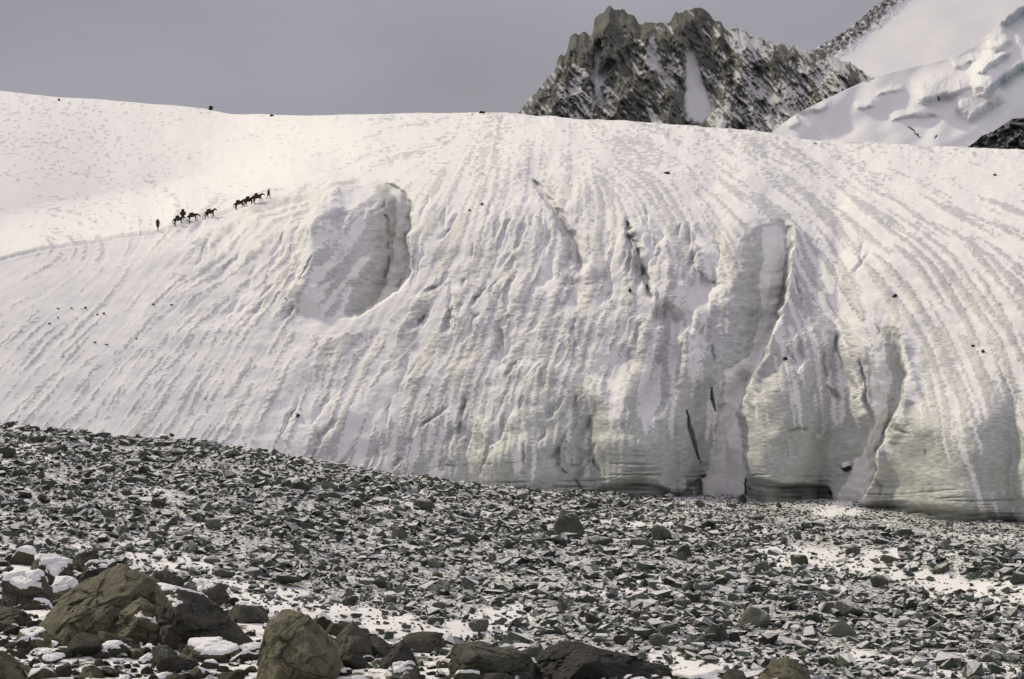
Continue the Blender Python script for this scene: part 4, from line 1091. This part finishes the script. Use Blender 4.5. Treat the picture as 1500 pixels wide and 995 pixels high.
# smaller stones strewn over the terrace
ST_ = []
for k in range(14):
    V, c, T = rock_verts(rand_pts(rr, int(rr.integers(9, 15)), (.4, .85)), 4, p=24, rough=.035, seed=60 + k, freq=1.8)
    me = raw_mesh('stone', V, T, (M_NEAR, M_NEARDK, M_NEARGREEN)[k % 3], True, None, 3)
    ST_.append((me, cap_mesh('snow_cap', V, T, .12, .6, .9, k)))
def in_poly(u, v, poly):
    c = False; j = len(poly) - 1
    for i in range(len(poly)):
        if (poly[i][1] > v) != (poly[j][1] > v) and u < (poly[j][0] - poly[i][0]) * (v - poly[i][1]) / (poly[j][1] - poly[i][1]) + poly[i][0]: c = not c
        j = i
    return c
done_ = []; c = 0; tries = 0
while c < 300 and tries < 20000:
    tries += 1
    if tries == 1:
        cu, cy_ = rr.uniform(-30, 1080, 20001), rr.uniform(24.5, 43, 20001); cz = ground_z(cu, cy_)
    u, y = float(cu[tries]), float(cy_[tries])
    if y > edge_y(u) + 1.2: continue
    z = float(cz[tries]); v = CY - z / y * F
    if v > 1008: continue
    if any(in_poly(u, v, q[0]) for q in NEAR): continue
    s = float(np.clip(.19 * math.exp(rr.normal(0, .5)), .06, .45))
    if any((u - a) ** 2 + (v - b) ** 2 < (0.30 * (r_ + s * F / y)) ** 2 for a, b, r_ in done_): continue
    done_.append((u, v, s * F / y))
    ST_k = int(rr.integers(14)); me, cp = ST_[ST_k]
    o = place(me, 'stone', (u - CX) / F * y, y, z + s * .18, s, rr.uniform(0, 6.28), (1, 1, rr.uniform(.7, 1.1)))
    left = u < 130 and v < 900
    if rr.uniform() < (.9 if left else .4):
        for m_ in cp: obj('snow_cap', m_, o)
    has = bool(o.children); ton = ('olive-brown', 'dark grey-brown', 'grey-green')[ST_k % 3]
    siz = 'large ' if s > .24 else ('tiny ' if s < .11 else 'small ')
    pre = siz + ton + ' stone ' + ('capped with snow ' if has else 'bare of snow ')
    if left: tag(o, pre + 'among the blocks with thick snow caps', 'stone', 'stones by the snow-capped blocks')
    elif u < 640: tag(o, pre + 'strewn around the large terrace boulders', 'stone', 'stones on the snowy terrace')
    else: tag(o, pre + 'near the big black boulder', 'stone', 'stones near the black boulder')
    c += 1

pu_, py_ = rr.uniform(-60, 1250, 9000), rr.uniform(23.5, 44, 9000)
ok_ = py_ < edge_y(pu_) + 6
ok_ &= rr.uniform(0, 1, 9000) < 0.35 + 0.9 * fbm((pu_ - CX) / F * py_ / 1.5, py_ / 1.5, o=2, s=162)
pu_, py_ = pu_[ok_], py_[ok_]
joined_stones('pebbles', pu_, py_, ground_z(pu_, py_), np.clip(.055 * np.exp(rr.normal(0, .5, len(pu_))), .02, .16), 'small broken stones strewn through the snow of the terrace')

# ================================================================== PACK TRAIN
M_COAT = mat_plain('dark_horse_coat', (0.022, 0.018, 0.012), (0.04, 0.032, 0.02), 5.0)
M_BAG = mat_plain('pack_canvas', (0.035, 0.033, 0.022), (0.06, 0.055, 0.035), 6.0)
M_STRAP = mat_plain('leather_strap', (0.015, 0.012, 0.009), (0.03, 0.024, 0.018), 9.0)
M_CLOTH = mat_plain('dark_wool', (0.02, 0.02, 0.016), (0.035, 0.033, 0.026), 9.0)
M_FELT = mat_plain('felt', (0.03, 0.026, 0.02), (0.05, 0.042, 0.03), 9.0)
M_SKIN = mat_plain('skin', (0.22, 0.13, 0.09), (0.28, 0.17, 0.12), 9.0)

def skinned(name, chains, mat, sub=2):
    """chains of (x, y, z, radius); a chain that starts with an int is rooted at that vertex"""
    V, E, Rr = [], [], []
    for ch in chains:
        prev = None
        for q in ch:
            if isinstance(q, int): prev = q; continue
            V.append(q[:3]); Rr.append(q[3])
            if prev is not None: E.append((prev, len(V) - 1))
            prev = len(V) - 1
    me = bpy.data.meshes.new(name); me.from_pydata(V, E, []); me.update()
    o = bpy.data.objects.new(name + '_tmp', me); COL.objects.link(o)
    o.modifiers.new('s', 'SKIN'); sbd = o.modifiers.new('d', 'SUBSURF'); sbd.levels = sub; sbd.render_levels = sub
    for i, d_ in enumerate(me.skin_vertices[0].data):
        d_.radius = (Rr[i], Rr[i]); d_.use_root = (i == 0)
    dg = bpy.context.evaluated_depsgraph_get()
    m2 = bpy.data.meshes.new_from_object(o.evaluated_get(dg))
    bpy.data.objects.remove(o); bpy.data.meshes.remove(me)
    m2.name = name; m2.materials.clear(); m2.materials.append(mat)
    m2.polygons.foreach_set('use_smooth', np.full(len(m2.polygons), True))
    return m2

def horse_mesh(head, step, seed):
    """head 0 = raised .. 1 = nose to the ground; step = phase of the walk"""
    hz = lambda a, b: a + (b - a) * head
    ch = [[(-.62, 0, 1.14, .25), (-.3, 0, 1.10, .27), (.1, 0, 1.06, .28), (.48, 0, 1.10, .265)],               # 0..3 trunk
          [3, (.70, 0, hz(1.27, 1.12), .20), (.88, 0, hz(1.42, 1.06), .155), (1.02, 0, hz(1.54, 1.0), .125),     # 4..6 neck
           (1.19, 0, hz(1.45, .84), .11), (1.33, 0, hz(1.30, .66), .09), (1.41, 0, hz(1.20, .54), .075)],       # 7..9 head
          [6, (.99, .05, hz(1.68, 1.13), .03), (1.0, .06, hz(1.76, 1.20), .014)], [6, (.99, -.05, hz(1.68, 1.13), .03), (1.0, -.06, hz(1.76, 1.20), .014)],
          [0, (-.88, 0, 1.18, .055), (-1.0, 0, .92, .06), (-1.02, 0, .62, .05), (-1.0, 0, .42, .02)]]
    for k, sy in enumerate((1, -1)):
        a = math.sin(step + k * math.pi) * .17; b = math.sin(step + .8 + k * math.pi) * .24; up = max(0, math.cos(step + k * math.pi)) * .10
        ch.append([3, (.50, .15 * sy, .86, .12), (.50 + a, .15 * sy, .50, .064), (.47 + b, .15 * sy, .14 + up, .042), (.52 + b, .15 * sy, .035 + up, .055)])
        a = math.sin(step + 1.6 + k * math.pi) * .15; b = math.sin(step + 2.2 + k * math.pi) * .24
        ch.append([0, (-.52 + a * .5, .16 * sy, .80, .145), (-.76 + a, .16 * sy, .50, .07), (-.70 + b, .16 * sy, .14, .043), (-.65 + b, .16 * sy, .035, .056)])
    return skinned('horse', ch, M_COAT)

def soft_box(name, c, d, mat, seed, parent):
    V, T = ico(4)
    q = np.sign(V) * np.abs(V) ** 0.45
    q = q * np.array(d) * (1 + .10 * fbm(V[:, 0] * 2 + seed, V[:, 1] * 2, V[:, 2] * 2 + .3, o=2, s=171))[:, None]
    return obj(name, raw_mesh(name, q + np.array(c), T, mat, True, None, 3), parent)

def pack(loc, rot, scale, kind, label):
    e_ = obj('pack_load', None); e_.location = loc; e_.rotation_euler = rot; e_.scale = (scale,) * 3
    tag(e_, label, 'pack', 'packs carried by the horses')
    h = (.16, .22, .30)[kind]
    for sy in (1, -1): soft_box('side_bundle', (-.05, .36 * sy, 1.12), (.42, .15, .27), M_BAG, 3 + sy, e_)
    soft_box('top_bundle', (-.08 + .06 * kind, 0, 1.36 + h * .6), (.34 - .05 * kind, .27, h), M_BAG, 9 + kind, e_)
    V, T = [], []
    n = 20
    for i in range(n):
        a = 2 * math.pi * i / n
        for dx in (-.03, .03): V.append((dx + .1, .54 * math.sin(a), 1.14 + .42 * math.cos(a)))
    for i in range(n):
        j = (i + 1) % n; T.append((2 * i, 2 * i + 1, 2 * j + 1, 2 * j))
    obj('girth_strap', raw_mesh('girth_strap', np.array(V), np.array(T), M_STRAP, True), e_)
    return e_

def trail_dir(u):
    i = np.interp(u, [a for a, _ in trail], [b for _, b in trail])
    a, _ = glacier_point(u - 12, np.interp(u - 12, [a for a, _ in trail], [b for _, b in trail]))
    b, _ = glacier_point(u + 12, np.interp(u + 12, [a for a, _ in trail], [b for _, b in trail]))
    return (b - a)

HORSES = [(263, 330.5, 1.0, .45, .4, 0.0, 1, 'dark pack horse following the figure at the tail of the train'),
          (268.5, 322.5, 1.0, .8, 2.0, 1.15, 2, 'dark pack horse turned away uphill behind its tail-end neighbour'),
          (284, 324, 1.0, .95, 1.1, 0.0, 0, 'dark pack horse with its nose to the snow'),
          (309, 319, 1.0, .28, 2.9, 0.0, 0, 'dark pack horse walking alone in the gap of the train'),
          (352, 306, 1.0, .35, 4.0, 0.0, 0, 'last pack horse of the leading three'),
          (365, 302, 1.0, .22, 5.2, 0.0, 1, 'middle pack horse of the leading three'),
          (380, 297, 1.0, .5, .9, 0.0, 1, 'first pack horse, led by the figure in front')]
for k, (u, v, sc, head, ph, turn, pk, lab) in enumerate(HORSES):
    p, n = glacier_point(u, v)
    td = trail_dir(u)
    rz = math.atan2(td.y, td.x)
    rz = max(-.5, min(.5, rz)) + turn
    pit = math.atan2(td.z, math.hypot(td.x, td.y)) * (1 if turn == 0 else .6)
    s = 21.5 / (2.45 * F / p.y) * sc
    me = horse_mesh(head, ph, k)
    o = obj('pack_horse', me); o.location = (p.x, p.y, p.z - .04); o.rotation_euler = (0, -pit, rz); o.scale = (s,) * 3
    tag(o, lab, 'horse', 'pack horses on the trail')
    pack(o.location, o.rotation_euler, s, pk, 'canvas load on the ' + lab.replace('dark pack horse ', 'horse ').replace('pack horse', 'horse'))

def person(u, v, hpx, phase, facing, label, lean=0.05):
    p, n = glacier_point(u, v)
    s = hpx / (1.74 * F / p.y)
    a, b = .20 * math.sin(phase), .26 * math.sin(phase)
    ch = [[(0, 0, .95, .135), (.02, 0, 1.15, .135), (.05, 0, 1.36, .155), (.07, 0, 1.50, .065), (.09, 0, 1.58, .075), (.10, 0, 1.69, .085)]]   # 0..5
    nv = 6
    for k, sy in enumerate((1, -1)):
        q = 1 if k == 0 else -1
        ch.append([0, (q * a * .3, .10 * sy, .84, .105), (q * a + .05, .10 * sy, .48, .068), (q * b - .05, .10 * sy, .10, .05), (q * b + .10, .10 * sy, .04, .045)]); nv += 4
        ch.append([2, (.05, .20 * sy, 1.40, .075), (.02 - q * .10, .25 * sy, 1.14, .055), (.12 - q * .14, .23 * sy, .92, .04), (.15 - q * .14, .22 * sy, .85, .038)]); nv += 4
        hand = nv - 1
        for f, (dx, dz, l) in enumerate(((.035, -.02, .05), (.03, -.06, .075), (.01, -.07, .08), (-.01, -.065, .075), (-.03, -.055, .06))):
            ch.append([hand, (.15 - q * .14 + dx, .22 * sy, .83 + dz * .6, .010), (.15 - q * .14 + dx * 1.2 + .015, .215 * sy, .83 + dz - .02, .008)]); nv += 2
    me = skinned('person', ch, M_CLOTH)
    me.materials.append(M_SKIN)
    for f in me.polygons:
        c_ = f.center
        if c_.z > 1.54 or (c_.z < .87 and abs(c_.y) > .19): f.material_index = 1
    o = obj('person', me); o.location = (p.x, p.y, p.z - .02); o.rotation_euler = (0, lean, facing); o.scale = (s,) * 3
    tag(o, label, 'person', 'people on the trail')
    # long coat, hat and scarf as clothing
    n_ = 20; rows = [(.62, .24, .20, 0), (.80, .22, .19, .0), (.98, .185, .175, .01), (1.15, .19, .18, .02), (1.32, .20, .21, .045), (1.43, .16, .19, .06), (1.50, .09, .10, .07)]
    V = [(cx + rx * math.cos(2 * math.pi * i / n_), ry * math.sin(2 * math.pi * i / n_), z) for z, rx, ry, cx in rows for i in range(n_)]
    T = [(r_ * n_ + i, r_ * n_ + (i + 1) % n_, (r_ + 1) * n_ + (i + 1) % n_, (r_ + 1) * n_ + i) for r_ in range(len(rows) - 1) for i in range(n_)]
    obj('coat', raw_mesh('coat', np.array(V), np.array(T), M_CLOTH), o)
    rows = [(1.655, .105, .10), (1.68, .115, .105), (1.74, .105, .095), (1.79, .07, .065), (1.80, .01, .01)]
    V = [(.10 + rx * math.cos(2 * math.pi * i / n_), ry * math.sin(2 * math.pi * i / n_), z) for z, rx, ry in rows for i in range(n_)]
    T = [(r_ * n_ + i, r_ * n_ + (i + 1) % n_, (r_ + 1) * n_ + (i + 1) % n_, (r_ + 1) * n_ + i) for r_ in range(len(rows) - 1) for i in range(n_)]
    obj('hat', raw_mesh('hat', np.array(V), np.array(T), M_FELT), o)
    V, T = ico(3)
    obj('nose', raw_mesh('nose', V * np.array([.022, .014, .022]) + np.array([.188, 0, 1.62]), T, M_SKIN, True, None, 3), o)
    return o, s

o, s = person(231, 338.5, 17.5, 1.2, 1.3, 'figure in dark clothes walking last behind the pack horses')
e_ = obj('rucksack', None); e_.location = o.location; e_.rotation_euler = o.rotation_euler; e_.scale = o.scale
tag(e_, 'dark rucksack on the back of the last walking figure', 'rucksack')
soft_box('bag', (-.24, 0, 1.28), (.13, .19, .26), M_BAG, 5, e_); soft_box('bedroll', (-.20, -.04, 1.60), (.09, .24, .08), M_BAG, 6, e_)
person(392.5, 292, 15.5, 1.5, .15, 'figure in dark clothes walking ahead, leading the first horse', -.02)
